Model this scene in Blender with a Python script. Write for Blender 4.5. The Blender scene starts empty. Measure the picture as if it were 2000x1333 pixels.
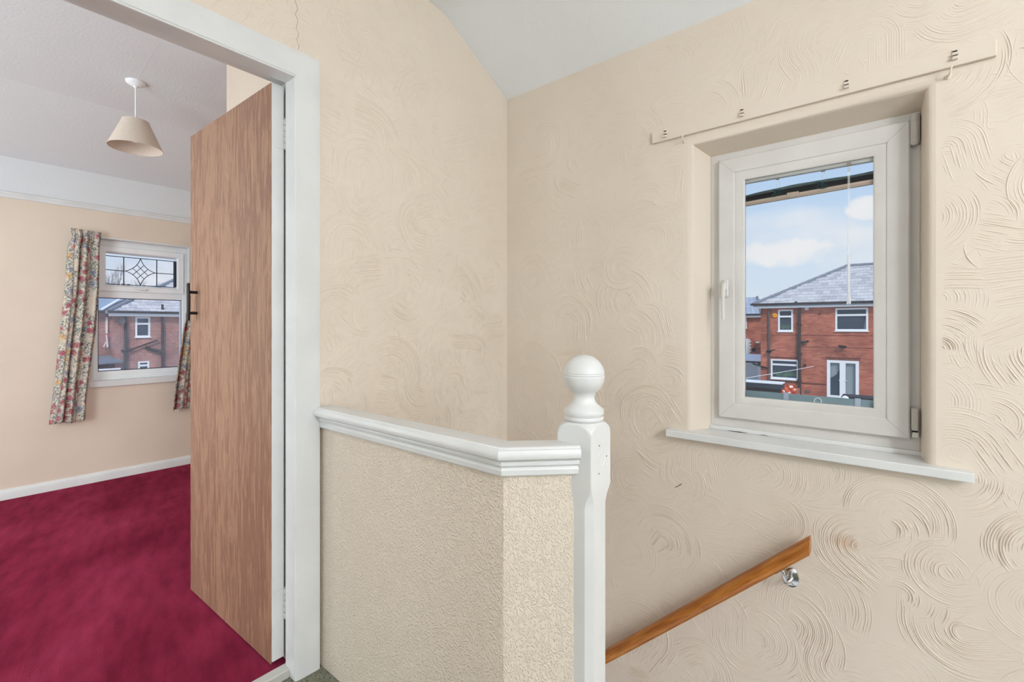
import bpy, bmesh, math, random
import numpy as np
from mathutils import Vector, Matrix
PI = math.pi
S = bpy.context.scene
C = S.collection
random.seed(7)

# ------------------------------------------------------------------ camera
cam = bpy.data.cameras.new('camera')
camo = bpy.data.objects.new('camera', cam); C.objects.link(camo)
cam.sensor_width = 36; cam.lens = 36 * 909 / 2000
cam.shift_y = -30.5 / 2000
cam.clip_start = 0.02; cam.clip_end = 500
camo.location = (0, 0, 1.16)
camo.rotation_euler = (PI / 2, 0, math.atan2(.634, .7736))
S.camera = camo
S.view_settings.view_transform = 'Standard'
S.view_settings.look = 'None'
S.view_settings.gamma = 1
S.view_settings.use_curve_mapping = False
S.view_settings.exposure = 0.0

# ------------------------------------------------------------------ sky
W = bpy.data.worlds.new('sky'); S.world = W; W.use_nodes = True
nt = W.node_tree; N = nt.nodes; Lk = nt.links
for n in list(N): N.remove(n)
def wn(t, **k):
    n = N.new(t)
    for a, b in k.items(): setattr(n, a, b)
    return n
geo = wn('ShaderNodeTexCoord'); sep = wn('ShaderNodeSeparateXYZ'); Lk.new(geo.outputs['Generated'], sep.inputs[0])
rmp = wn('ShaderNodeValToRGB'); Lk.new(sep.outputs['Z'], rmp.inputs[0])
cr = rmp.color_ramp
cr.elements[0].position = 0.0; cr.elements[0].color = (.80, .86, .94, 1)
cr.elements[1].position = .55; cr.elements[1].color = (.38, .56, .92, 1)
e = cr.elements.new(.10); e.color = (.73, .83, .97, 1)
e = cr.elements.new(.25); e.color = (.56, .73, .98, 1)
# scattered fair-weather cloud over the whole sky, one larger bank over the houses at the back
nz = wn('ShaderNodeTexNoise'); nz.inputs['Scale'].default_value = 2.2; nz.inputs['Detail'].default_value = 6; nz.inputs['Roughness'].default_value = .55
mp = wn('ShaderNodeMapping'); mp.inputs['Scale'].default_value = (1, 1, 2.6); mp.inputs['Location'].default_value = (3.1, .7, 1.9)
Lk.new(geo.outputs['Generated'], mp.inputs[0]); Lk.new(mp.outputs[0], nz.inputs[0])
mr = wn('ShaderNodeMapRange'); mr.inputs[1].default_value = .56; mr.inputs[2].default_value = .72; Lk.new(nz.outputs[0], mr.inputs[0])
nz2 = wn('ShaderNodeTexNoise'); nz2.inputs['Scale'].default_value = 26; nz2.inputs['Detail'].default_value = 5
Lk.new(geo.outputs['Generated'], nz2.inputs[0])
def bank(d, sx, sz):
    d = Vector(d).normalized(); r = Vector((d.y, -d.x, 0)).normalized(); u = r.cross(d)
    outs = []
    for ax, s in ((r, sx), (u, sz)):
        dp = wn('ShaderNodeVectorMath', operation='DOT_PRODUCT'); dp.inputs[1].default_value = ax; Lk.new(geo.outputs['Generated'], dp.inputs[0])
        m0 = wn('ShaderNodeMath', operation='SUBTRACT'); m0.inputs[1].default_value = d.dot(ax); Lk.new(dp.outputs['Value'], m0.inputs[0])
        m = wn('ShaderNodeMath', operation='DIVIDE'); m.inputs[1].default_value = s; Lk.new(m0.outputs[0], m.inputs[0])
        m2 = wn('ShaderNodeMath', operation='MULTIPLY'); Lk.new(m.outputs[0], m2.inputs[0]); Lk.new(m.outputs[0], m2.inputs[1]); outs.append(m2)
    a = wn('ShaderNodeMath', operation='ADD'); Lk.new(outs[0].outputs[0], a.inputs[0]); Lk.new(outs[1].outputs[0], a.inputs[1])
    n1 = wn('ShaderNodeMath', operation='MULTIPLY_ADD'); n1.inputs[1].default_value = 2.6; n1.inputs[2].default_value = -1.3; Lk.new(nz2.outputs[0], n1.inputs[0])
    a2 = wn('ShaderNodeMath', operation='ADD'); Lk.new(a.outputs[0], a2.inputs[0]); Lk.new(n1.outputs[0], a2.inputs[1])
    o = wn('ShaderNodeMapRange'); o.inputs[1].default_value = 1.15; o.inputs[2].default_value = .45; Lk.new(a2.outputs[0], o.inputs[0])
    fr = wn('ShaderNodeVectorMath', operation='DOT_PRODUCT'); fr.inputs[1].default_value = d; Lk.new(geo.outputs['Generated'], fr.inputs[0])
    g = wn('ShaderNodeMath', operation='GREATER_THAN'); g.inputs[1].default_value = 0; Lk.new(fr.outputs['Value'], g.inputs[0])
    q = wn('ShaderNodeMath', operation='MULTIPLY'); Lk.new(o.outputs[0], q.inputs[0]); Lk.new(g.outputs[0], q.inputs[1])
    return q
mask = mr
for b in (bank((-.174, 1.15, .162), .085, .030), bank((-.040, 1.26, .252), .030, .020)):
    mx = wn('ShaderNodeMath', operation='MAXIMUM'); Lk.new(mask.outputs[0], mx.inputs[0]); Lk.new(b.outputs[0], mx.inputs[1]); mask = mx
mix = wn('ShaderNodeMix', data_type='RGBA'); mix.inputs[7].default_value = (.97, .95, .97, 1)
Lk.new(mask.outputs[0], mix.inputs[0]); Lk.new(rmp.outputs[0], mix.inputs[6])
bg = wn('ShaderNodeBackground'); bg.inputs[1].default_value = 1.0; Lk.new(mix.outputs[2], bg.inputs[0])
wo = wn('ShaderNodeOutputWorld'); Lk.new(bg.outputs[0], wo.inputs[0])

# ------------------------------------------------------------------ sun, and unseen lights added to brighten landing and bedroom
def light(name, kind, loc, aim, energy, size=None, color=(1, 1, 1), **k):
    l = bpy.data.lights.new(name, kind); l.energy = energy; l.color = color
    if kind == 'AREA':
        l.shape = 'RECTANGLE'; l.size, l.size_y = size
    for a, b in k.items(): setattr(l, a, b)
    o = bpy.data.objects.new(name, l); C.objects.link(o); o.location = loc
    o.rotation_euler = (Vector(aim) - Vector(loc)).to_track_quat('-Z', 'Y').to_euler()
    return o
light('sun', 'SUN', (6, -6, 8), (0, 0, 0), 2.6, color=(1, .97, .93), angle=math.radians(12))
light('landing_fill', 'POINT', (1.95, -.12, 2.14), (0, 0, 0), 78, color=(.93, .97, 1), shadow_soft_size=.16)  # added point light, unseen; no fitting is modelled here
light('landing_side_fill', 'AREA', (2.54, -.1, 1.45), (-1.5, .55, 1.2), 27, (1.1, 1.3), (.90, .96, 1))  # added area light from the right; the wall there has no window
light('bedroom_left_fill', 'AREA', (-3.75, -1.94, 1.05), (-4.0, 2, .75), 40, (1.5, 1.9), (.80, .96, 1))  # added area light by the unseen left wall; no bay is built
light('bedroom_side_fill', 'AREA', (-1.80, -1.25, 1.25), (-4.5, .7, .9), 57, (1.2, 1.7), (.82, .95, 1))  # added unseen light aimed at the far bedroom wall

# ------------------------------------------------------------------ mesh builder
class MB:
    def __init__(s, T=None): s.v = []; s.f = []; s.T = T
    def add(s, vs, fs):
        b = len(s.v)
        s.v += [tuple(s.T(*p)) if s.T else tuple(p) for p in vs]
        s.f += [tuple(i + b for i in f) for f in fs]
    def box(s, x0, x1, y0, y1, z0, z1, bev=0, seg=1):
        if bev <= 0:
            vs = [(x, y, z) for x in (x0, x1) for y in (y0, y1) for z in (z0, z1)]
            s.add(vs, [(0, 1, 3, 2), (4, 6, 7, 5), (0, 4, 5, 1), (2, 3, 7, 6), (0, 2, 6, 4), (1, 5, 7, 3)]); return
        bm = bmesh.new(); bmesh.ops.create_cube(bm, size=1)
        for v in bm.verts:
            v.co = ((x0 + x1) / 2 + v.co.x * (x1 - x0), (y0 + y1) / 2 + v.co.y * (y1 - y0), (z0 + z1) / 2 + v.co.z * (z1 - z0))
        bmesh.ops.bevel(bm, geom=list(bm.edges), offset=bev, segments=seg, affect='EDGES', profile=.5)
        bm.verts.index_update()
        s.add([tuple(v.co) for v in bm.verts], [tuple(v.index for v in f.verts) for f in bm.faces]); bm.free()
    def tube(s, pts, r, n=8, cap=True):
        pts = [Vector(p) for p in pts]; rs = r if isinstance(r, (list, tuple)) else [r] * len(pts)
        vs = []; ref = None
        for i, p in enumerate(pts):
            d = (pts[min(i + 1, len(pts) - 1)] - pts[max(i - 1, 0)]).normalized()
            if ref is None: ref = Vector((0, 0, 1)) if abs(d.z) < .9 else Vector((1, 0, 0))
            a = (ref - d * ref.dot(d)).normalized(); b = d.cross(a); ref = a
            for k in range(n):
                t = 2 * PI * k / n; vs.append(p + (a * math.cos(t) + b * math.sin(t)) * rs[i])
        fs = [(i * n + k, i * n + (k + 1) % n, (i + 1) * n + (k + 1) % n, (i + 1) * n + k) for i in range(len(pts) - 1) for k in range(n)]
        if cap: fs += [tuple(range(n))[::-1], tuple((len(pts) - 1) * n + k for k in range(n))]
        s.add(vs, fs)
    def bar(s, p0, p1, w, h, up=(0, 0, 1)):
        p0 = Vector(p0); p1 = Vector(p1); d = (p1 - p0).normalized(); a = d.cross(Vector(up)).normalized(); b = a.cross(d)
        vs = [p + a * (i * w / 2) + b * (j * h / 2) for p in (p0, p1) for i, j in ((-1, -1), (1, -1), (1, 1), (-1, 1))]
        s.add(vs, [(0, 3, 2, 1), (4, 5, 6, 7)] + [(k, (k + 1) % 4, 4 + (k + 1) % 4, 4 + k) for k in range(4)])
    def lathe(s, c, prof, n=32, axis=(0, 0, 1)):
        c = Vector(c); ax = Vector(axis).normalized(); a = ax.orthogonal().normalized(); b = ax.cross(a)
        vs = [c + ax * z + (a * math.cos(2 * PI * k / n) + b * math.sin(2 * PI * k / n)) * r for r, z in prof for k in range(n)]
        m = len(prof)
        fs = [(i * n + k, i * n + (k + 1) % n, (i + 1) * n + (k + 1) % n, (i + 1) * n + k) for i in range(m - 1) for k in range(n)]
        fs += [tuple(range(n))[::-1], tuple((m - 1) * n + k for k in range(n))]
        s.add(vs, fs)
    def sweep(s, path, prof, normal, closed=False):
        P = [Vector(p) for p in path]; nn = Vector(normal).normalized(); m = len(P); q = len(prof); vs = []
        for i in range(m):
            ds = []
            if closed or i > 0: ds.append((P[i] - P[i - 1]).normalized())
            if closed or i < m - 1: ds.append((P[(i + 1) % m] - P[i]).normalized())
            sd = [d.cross(nn) for d in ds]
            mit = sd[0] if len(sd) == 1 else (sd[0] + sd[1]) / (1 + sd[0].dot(sd[1]))
            vs += [P[i] + mit * a + nn * b for a, b in prof]
        fs = [(i * q + k, i * q + (k + 1) % q, ((i + 1) % m) * q + (k + 1) % q, ((i + 1) % m) * q + k) for i in range(m if closed else m - 1) for k in range(q)]
        if not closed: fs += [tuple(range(q))[::-1], tuple((m - 1) * q + k for k in range(q))]
        s.add(vs, fs)
    def prism(s, poly, d):
        n = len(poly); d = Vector(d); vs = [Vector(p) for p in poly] + [Vector(p) + d for p in poly]
        s.add(vs, [tuple(range(n))[::-1], tuple(range(n, 2 * n))] + [(k, (k + 1) % n, n + (k + 1) % n, n + k) for k in range(n)])
    def panel(s, ax, p0, p1, u0, u1, v0, v1, holes=()):
        # slab with rectangular holes; ax = the thin axis ('x' or 'y'), u = the other level axis, v = z
        us = sorted({u0, u1, *[h[0] for h in holes], *[h[1] for h in holes]}); vs_ = sorted({v0, v1, *[h[2] for h in holes], *[h[3] for h in holes]})
        us = [u for u in us if u0 <= u <= u1]; vs_ = [v for v in vs_ if v0 <= v <= v1]
        solid = lambda i, j: 0 <= i < len(us) - 1 and 0 <= j < len(vs_) - 1 and not any(h[0] < (us[i] + us[i + 1]) / 2 < h[1] and h[2] < (vs_[j] + vs_[j + 1]) / 2 < h[3] for h in holes)
        pt = (lambda p, u, v: (p, u, v)) if ax == 'x' else (lambda p, u, v: (u, p, v))
        for i in range(len(us) - 1):
            for j in range(len(vs_) - 1):
                if not solid(i, j): continue
                a, b, c, d = us[i], us[i + 1], vs_[j], vs_[j + 1]
                for p in (p0, p1): s.add([pt(p, a, c), pt(p, b, c), pt(p, b, d), pt(p, a, d)], [(0, 1, 2, 3)])
                for (di, dj, e0, e1) in ((-1, 0, (a, c), (a, d)), (1, 0, (b, c), (b, d)), (0, -1, (a, c), (b, c)), (0, 1, (a, d), (b, d))):
                    if not solid(i + di, j + dj):
                        s.add([pt(p0, *e0), pt(p0, *e1), pt(p1, *e1), pt(p1, *e0)], [(0, 1, 2, 3)])
    def build(s, name, mat, parent=None, smooth=None, loc=None):
        me = bpy.data.meshes.new(name)
        o = bpy.data.objects.new(name, me); C.objects.link(o)
        off = Vector((0, 0, 0))
        if parent is not None:
            o.parent = parent; off = world_loc(parent)
        if loc is not None:
            o.location = Vector(loc) - off; off = Vector(loc)
        me.from_pydata([tuple(Vector(p) - off) for p in s.v], [], s.f)
        me.validate(); finish(me, mat, smooth)
        return o
def finish(me, mat, smooth=None):
    bm = bmesh.new(); bm.from_mesh(me); bmesh.ops.remove_doubles(bm, verts=bm.verts, dist=1e-6); bmesh.ops.recalc_face_normals(bm, faces=bm.faces); bm.to_mesh(me); bm.free()
    if mat: me.materials.append(mat)
    if smooth:
        me.polygons.foreach_set('use_smooth', [True] * len(me.polygons)); me.set_sharp_from_angle(angle=math.radians(smooth))
    me.update()
def world_loc(o):
    p = Vector((0, 0, 0))
    while o is not None: p += o.location; o = o.parent
    return p
def tag(o, label, cat, group=None, kind=None):
    o['label'] = label; o['category'] = cat
    if group: o['group'] = group
    if kind: o['kind'] = kind
    return o
def empty(name, loc, label, cat, group=None, kind=None):
    o = bpy.data.objects.new(name, None); C.objects.link(o); o.location = loc; o.empty_display_size = .1
    return tag(o, label, cat, group, kind)
def copy_tree(o, parent=None):
    c = o.copy(); C.objects.link(c); c.parent = parent
    for ch in list(o.children): copy_tree(ch, c)
    return c

# ------------------------------------------------------------------ materials
class M:
    def __init__(s, name, rough=.6, spec=.3):
        s.m = bpy.data.materials.new(name); s.m.use_nodes = True; s.t = s.m.node_tree
        s.b = s.t.nodes['Principled BSDF']; s.b.inputs['Roughness'].default_value = rough; s.b.inputs['Specular IOR Level'].default_value = spec
    def n(s, t, **k):
        n = s.t.nodes.new(t)
        for a, b in k.items():
            if a.startswith('i_'): n.inputs[a[2:].replace('_', ' ')].default_value = b
            else: setattr(n, a, b)
        return n
    def l(s, a, b): s.t.links.new(a, b)
    def pos(s, scale=(1, 1, 1), rot=(0, 0, 0), src=None):
        if src is None: src = s.n('ShaderNodeNewGeometry').outputs['Position']
        if any(rot):   # turn first, then stretch
            r = s.n('ShaderNodeMapping'); r.inputs['Rotation'].default_value = rot; s.l(src, r.inputs[0]); src = r.outputs[0]
        m = s.n('ShaderNodeMapping'); m.inputs['Scale'].default_value = scale; s.l(src, m.inputs[0]); return m.outputs[0]
    def noise(s, vec, scale=5, detail=3, rough=.5):
        n = s.n('ShaderNodeTexNoise'); n.inputs['Scale'].default_value = scale; n.inputs['Detail'].default_value = detail; n.inputs['Roughness'].default_value = rough; s.l(vec, n.inputs['Vector']); return n.outputs[0]
    def ramp(s, fac, stops, interp='LINEAR'):
        r = s.n('ShaderNodeValToRGB'); cr = r.color_ramp; cr.interpolation = interp
        while len(cr.elements) < len(stops): cr.elements.new(.5)
        for e, (p, c) in zip(cr.elements, stops): e.position = p; e.color = (*c, 1) if len(c) == 3 else c
        s.l(fac, r.inputs[0]); return r.outputs[0]
    def mixc(s, fac, a, b, mode='MIX'):
        m = s.n('ShaderNodeMix', data_type='RGBA', blend_type=mode)
        for v, i in ((fac, 0), (a, 6), (b, 7)):
            if isinstance(v, (int, float)): m.inputs[i].default_value = v
            elif isinstance(v, tuple): m.inputs[i].default_value = (*v, 1)
            else: s.l(v, m.inputs[i])
        return m.outputs[2]
    def math(s, op, a, b=0.0):
        m = s.n('ShaderNodeMath', operation=op)
        for v, i in ((a, 0), (b, 1)):
            if isinstance(v, (int, float)): m.inputs[i].default_value = v
            else: s.l(v, m.inputs[i])
        return m.outputs[0]
    def col(s, c):
        if isinstance(c, tuple): s.b.inputs['Base Color'].default_value = (*c, 1)
        else: s.l(c, s.b.inputs['Base Color'])
        return s
    def bump(s, h, strength=.3, dist=.01):
        b = s.n('ShaderNodeBump'); b.inputs['Strength'].default_value = strength; b.inputs['Distance'].default_value = dist; s.l(h, b.inputs['Height']); s.l(b.outputs[0], s.b.inputs['Normal']); return s
def sr(*c): return tuple((v / 255 / 12.92 if v / 255 <= .04045 else ((v / 255 + .055) / 1.055) ** 2.4) for v in c)
def plain(name, c, rough=.5, var=.06, scale=12, bump=0, bscale=60, spec=.3, metal=0):
    m = M(name, rough, spec); p = m.pos(); n = m.noise(p, scale, 4)
    lo = tuple(x * (1 - var) for x in c); hi = tuple(min(1, x * (1 + var)) for x in c)
    m.col(m.ramp(n, [(.3, lo), (.7, hi)])); m.b.inputs['Metallic'].default_value = metal
    if bump: m.bump(m.noise(p, bscale, 3), bump, .004)
    return m.m
# cream painted plaster
m = M('plaster_cream', .55, .25); p = m.pos(); n1 = m.noise(p, 1.7, 3); n2 = m.noise(p, 90, 3)
cc = m.ramp(n1, [(.3, sr(226, 211, 194)), (.7, sr(230, 216, 200))])
vm = m.n('ShaderNodeVectorMath', operation='SUBTRACT'); vm.inputs[1].default_value = (-.124, 1.853, .455); m.l(p, vm.inputs[0])
vs_ = m.n('ShaderNodeVectorMath', operation='MULTIPLY'); vs_.inputs[1].default_value = (26, 9, 42); m.l(vm.outputs[0], vs_.inputs[0])
vl = m.n('ShaderNodeVectorMath', operation='LENGTH'); m.l(vs_.outputs[0], vl.inputs[0])
st = m.n('ShaderNodeMapRange'); st.inputs[1].default_value = 1.3; st.inputs[2].default_value = .2; st.inputs[4].default_value = .38; m.l(vl.outputs['Value'], st.inputs[0])
cc = m.mixc(st.outputs[0], cc, sr(190, 140, 85))
m.b.inputs['Roughness'].default_value = .46; m.b.inputs['Specular IOR Level'].default_value = .38; m.col(cc); m.bump(n2, .08, .003); PLASTER = m.m
# embossed paper under the rail
m = M('embossed_paper', .45, .35); p = m.pos()
def blobs(rot, sc):
    v = m.n('ShaderNodeTexVoronoi', feature='SMOOTH_F1'); v.inputs['Smoothness'].default_value = .6; v.inputs['Scale'].default_value = 1
    m.l(m.pos(sc, rot, p), v.inputs['Vector']); return v.outputs['Distance']
uu = m.n('ShaderNodeSeparateXYZ'); m.l(p, uu.inputs[0])
uv = m.n('ShaderNodeCombineXYZ'); m.l(m.math('ADD', uu.outputs[0], uu.outputs[1]), uv.inputs[0]); m.l(uu.outputs[2], uv.inputs[1])
p = uv.outputs[0]
wv = m.n('ShaderNodeVectorMath', operation='MULTIPLY_ADD'); wn_ = m.n('ShaderNodeTexNoise'); wn_.inputs['Scale'].default_value = 14; m.l(p, wn_.inputs['Vector'])
m.l(wn_.outputs['Color'], wv.inputs[0]); wv.inputs[1].default_value = (.03, .03, 0); m.l(p, wv.inputs[2]); p = wv.outputs[0]
b1 = blobs((0, 0, .8), (95, 215, 1)); b2 = blobs((0, 0, -.7), (105, 195, 1))
hh = m.math('MINIMUM', b1, b2)
hm = m.n('ShaderNodeMapRange', interpolation_type='SMOOTHSTEP'); hm.inputs[1].default_value = .50; hm.inputs[2].default_value = .10; m.l(hh, hm.inputs[0])
m.col(sr(226, 211, 193)); m.bump(hm.outputs[0], .62, .0032); EMBOSS = m.m
# painted timber
m = M('white_gloss', .32, .45); p = m.pos(); n = m.noise(p, 7, 4); m.col(m.ramp(n, [(.3, sr(220, 219, 217)), (.7, sr(229, 228, 226))])); m.bump(m.noise(p, 55, 2), .08, .004); WHITE = m.m
m = M('upvc_white', .35, .4); p = m.pos(); n = m.noise(p, 9, 4); m.col(m.ramp(n, [(.3, sr(213, 207, 202)), (.7, sr(220, 215, 210))])); UPVC = m.m
UPVC2 = plain('upvc_bright', sr(247, 247, 248), .35, .02)
GRIME = plain('grey_sealant', sr(150, 143, 136), .7, .25, 40)
# ceilings: combed paper
def ceilmat(name, c, sc):
    m = M(name, .75, .15); p = m.pos(); m.col(m.ramp(m.noise(p, 2, 2), [(.3, tuple(x * .98 for x in c)), (.7, c)]))
    m.bump(m.noise(m.pos(sc, (0, 0, 0), p), 1, 4, .6), .35, .004); return m.m
CEIL = ceilmat('ceiling_paper', sr(246, 248, 249), (150, 22, 22))
CEIL_BED = ceilmat('ceiling_paper_bedroom', sr(226, 226, 227), (70, 70, 70))
BEDWALL = plain('bedroom_wall_paint', sr(226, 208, 190), .7, .03, 3, .08, 140)
# carpets
m = M('red_carpet', .95, .05); p = m.pos(); big = m.noise(m.pos((1.2, 2.2, 1), (0, 0, .5), p), 1.3, 4, .6); fine = m.noise(p, 330, 2, .7); strk = m.noise(m.pos((6, 22, 1), (0, 0, .25), p), 1, 3)
a = m.ramp(big, [(.28, sr(120, 28, 52)), (.5, sr(146, 43, 70)), (.74, sr(170, 58, 88))])
a = m.mixc(.45, a, m.ramp(strk, [(.3, (.55, .5, .52)), (.7, (1.3, 1.3, 1.3))]), 'MULTIPLY')
a = m.mixc(.6, a, m.ramp(fine, [(.25, (.45, .42, .45)), (.75, (1.45, 1.5, 1.5))]), 'MULTIPLY'); m.col(a); m.bump(fine, .8, .006); CARPET = m.m
m = M('grey_green_carpet', .95, .05); p = m.pos(); m.col(m.ramp(m.noise(p, 160, 3), [(.3, sr(92, 92, 78)), (.7, sr(150, 148, 130))])); m.bump(m.noise(p, 260, 2), .7, .005); CARPET2 = m.m
# wood-print door skin
m = M('wood_print_door', .5, .3); p = m.pos()
wr = m.n('ShaderNodeTexNoise'); wr.inputs['Scale'].default_value = 3.2; wr.inputs['Detail'].default_value = 2; m.l(m.pos((1, 1, .7), (0, 0, 0), p), wr.inputs['Vector'])
wq = m.n('ShaderNodeVectorMath', operation='MULTIPLY_ADD'); m.l(wr.outputs['Color'], wq.inputs[0]); wq.inputs[1].default_value = (.06, .06, 0); m.l(p, wq.inputs[2]); p2 = wq.outputs[0]
f1 = m.noise(m.pos((62, 62, 6), (0, 0, 0), p2), 1, 6, .68); f2 = m.noise(m.pos((210, 210, 5), (0, 0, 0), p2), 1, 4, .65); f3 = m.noise(m.pos((8, 8, .5), (0, 0, 0), p), 1, 2)
dk = m.ramp(f2, [(.3, sr(136, 99, 80)), (.7, sr(154, 115, 93))]); lt = m.ramp(f2, [(.3, sr(150, 111, 88)), (.7, sr(178, 139, 112))])
k = m.ramp(m.math('ADD', m.math('MULTIPLY', f1, .72), m.math('MULTIPLY', f3, .28)), [(.485, (0, 0, 0)), (.525, (1, 1, 1))])
a = m.mixc(k, dk, lt)
sx = m.n('ShaderNodeSeparateXYZ'); m.l(p, sx.inputs[0])
for px, w in ((-1.70, .0016), (-1.79, .0013), (-1.93, .0013), (-2.1, .0015), (-2.255, .0016)):
    d = m.math('ABSOLUTE', m.math('SUBTRACT', sx.outputs[0], px)); ln = m.math('LESS_THAN', d, w); a = m.mixc(m.math('MULTIPLY', ln, .45), a, sr(110, 70, 52))
m.col(a); m.bump(f2, .12, .002); DOORWOOD = m.m
# pine handrail
m = M('varnished_pine', .28, .5); p = m.pos(); q = m.pos((7, 60, 60), (0, .755, 0), p); g = m.noise(q, 1, 4, .6); g2 = m.noise(m.pos((14, 220, 220), (0, .755, 0), p), 1, 2)
a = m.ramp(g, [(.3, sr(150, 84, 30)), (.5, sr(184, 112, 44)), (.7, sr(206, 138, 62))]); a = m.mixc(.4, a, m.ramp(g2, [(.35, (.6, .55, .5)), (.65, (1.15, 1.15, 1.15))]), 'MULTIPLY'); m.col(a); PINE = m.m
CHROME = plain('chrome', (.72, .73, .74), .14, .02, 5, 0, 60, .5, 1)
BLACK = plain('black_iron', sr(30, 28, 30), .45, .2, 30)
DARK = plain('dark_gap', sr(45, 45, 46), .8, .1)
# glass: thin pane, clear with a mirror skin
def glass(name, tint, haze):
    m = M(name); t = m.t; t.nodes.remove(m.b)
    tr = m.n('ShaderNodeBsdfTransparent'); tr.inputs[0].default_value = (*tint, 1)
    gl = m.n('ShaderNodeBsdfGlossy'); gl.inputs['Roughness'].default_value = .02
    fr = m.n('ShaderNodeFresnel'); fr.inputs[0].default_value = 1.25
    mx = m.n('ShaderNodeMixShader'); m.l(fr.outputs[0], mx.inputs[0]); m.l(tr.outputs[0], mx.inputs[1]); m.l(gl.outputs[0], mx.inputs[2])
    df = m.n('ShaderNodeBsdfTranslucent'); df.inputs[0].default_value = (.95, .96, 1, 1)
    nn = m.noise(m.pos(), 5, 5); hz = m.ramp(nn, [(.35, (haze * .5,) * 3), (.7, (haze * 1.5,) * 3)])
    m2 = m.n('ShaderNodeMixShader'); m.l(hz, m2.inputs[0]); m.l(mx.outputs[0], m2.inputs[1]); m.l(df.outputs[0], m2.inputs[2])
    m.l(m2.outputs[0], t.nodes['Material Output'].inputs[0]); return m.m
GLASS = glass('window_glass', (.97, .98, .98), .015)
GLASS_BED = glass('window_glass_hazy', (.97, .98, .99), .10)  # stronger pale haze mixed into the pane, washing out the view
m = M('clear_plastic', .1, .5); m.col((.9, .9, .92)); m.b.inputs['Alpha'].default_value = .6; CLEAR = m.m
m = M('clear_acrylic', .1, .5); m.col((.92, .93, .95)); m.b.inputs['Alpha'].default_value = .22; CLEAR2 = m.m
def housepane():
    m = M('house_glass', .05, .5); m.col(sr(96, 112, 132)); m.b.inputs['Alpha'].default_value = .22; return m.m
HPANE = housepane()
# outside
def brick(name, c1, c2, c3):
    m = M(name, .9, .1); s_ = m.n('ShaderNodeSeparateXYZ'); g = m.n('ShaderNodeNewGeometry'); m.l(g.outputs['Position'], s_.inputs[0])
    cb = m.n('ShaderNodeCombineXYZ'); m.l(m.math('ADD', s_.outputs[0], s_.outputs[1]), cb.inputs[0]); m.l(s_.outputs[2], cb.inputs[1])
    b = m.n('ShaderNodeTexBrick'); b.inputs['Scale'].default_value = 1; b.inputs['Brick Width'].default_value = .235; b.inputs['Row Height'].default_value = .078; b.inputs['Mortar Size'].default_value = .008
    b.inputs['Color1'].default_value = (*c1, 1); b.inputs['Color2'].default_value = (*c2, 1); b.inputs['Mortar'].default_value = (*c3, 1); m.l(cb.outputs[0], b.inputs['Vector'])
    n = m.noise(cb.outputs[0], .9, 5); a = m.mixc(.8, b.outputs['Color'], m.ramp(n, [(.30, (.5, .46, .46)), (.52, (1, 1, 1)), (.72, (1.4, 1.45, 1.45))]), 'MULTIPLY')
    sp = m.noise(m.pos((5, 13, 1), (0, 0, 0), cb.outputs[0]), 1, 2); a = m.mixc(m.ramp(sp, [(.66, (0, 0, 0)), (.74, (.55, .55, .55))]), a, sr(215, 190, 175))
    m.col(a); m.bump(b.outputs['Fac'], -.4, .01); return m.m
BRICK = brick('red_brick', sr(198, 116, 92), sr(168, 84, 66), sr(176, 128, 110))
BRICK2 = brick('weathered_brick', sr(184, 128, 114), sr(164, 108, 98), sr(196, 170, 158))
SLATES = [plain('roof_slate_%s' % w, c, .6, .12, 9) for w, c in (('pale', sr(208, 204, 203)), ('mid', sr(197, 193, 193)), ('dark', sr(184, 180, 182)))]
SLATE_UNDER = plain('roof_underlay', sr(110, 112, 122), .8, .1)
RIDGE = plain('ridge_tile_grey', sr(128, 132, 142), .7, .12, 6)
m = M('slate_roof', .7, .2); s_ = m.n('ShaderNodeSeparateXYZ'); g = m.n('ShaderNodeNewGeometry'); m.l(g.outputs['Position'], s_.inputs[0])
cb = m.n('ShaderNodeCombineXYZ'); m.l(m.math('ADD', s_.outputs[0], s_.outputs[1]), cb.inputs[0]); m.l(m.math('MULTIPLY', s_.outputs[2], 2.1), cb.inputs[1])
b = m.n('ShaderNodeTexBrick'); b.inputs['Brick Width'].default_value = .33; b.inputs['Row Height'].default_value = .34; b.inputs['Mortar Size'].default_value = .02; b.inputs['Scale'].default_value = 1
b.inputs['Color1'].default_value = (*sr(178, 186, 200), 1); b.inputs['Color2'].default_value = (*sr(160, 170, 186), 1); b.inputs['Mortar'].default_value = (*sr(120, 126, 140), 1); m.l(cb.outputs[0], b.inputs['Vector']); m.col(b.outputs['Color']); ROOFMAT = m.m
PIPE = plain('dark_pipe', sr(62, 52, 48), .5, .15); PIPE2 = plain('grey_pipe', sr(104, 90, 88), .5, .15)
HW = plain('house_upvc', sr(245, 245, 247), .4, .01)
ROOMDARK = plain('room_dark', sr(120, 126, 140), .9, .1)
LEAF = plain('houseplant_leaf', sr(128, 168, 104), .6, .4, 20)
NET = plain('net_curtain', sr(214, 222, 222), .9, .05)
CONC = plain('patio_concrete', sr(150, 148, 142), .9, .1, 2)
YELLOW = plain('alarm_yellow', sr(250, 176, 30), .5, .05)
REDF = plain('red_cloth', sr(205, 40, 52), .8, .1)

# ------------------------------------------------------------------ dimensions
XW = -1.552     # face of the door wall
YW = 1.853      # face of the window wall
XF = -4.575     # bedroom far wall face
HO = (-.605, .075, .74, 1.866)   # window_1 opening on the wall face (x0,x1,z0,z1)
FR = (-.568, .067, .76, 1.838)   # window_1 frame outer edge

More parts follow.
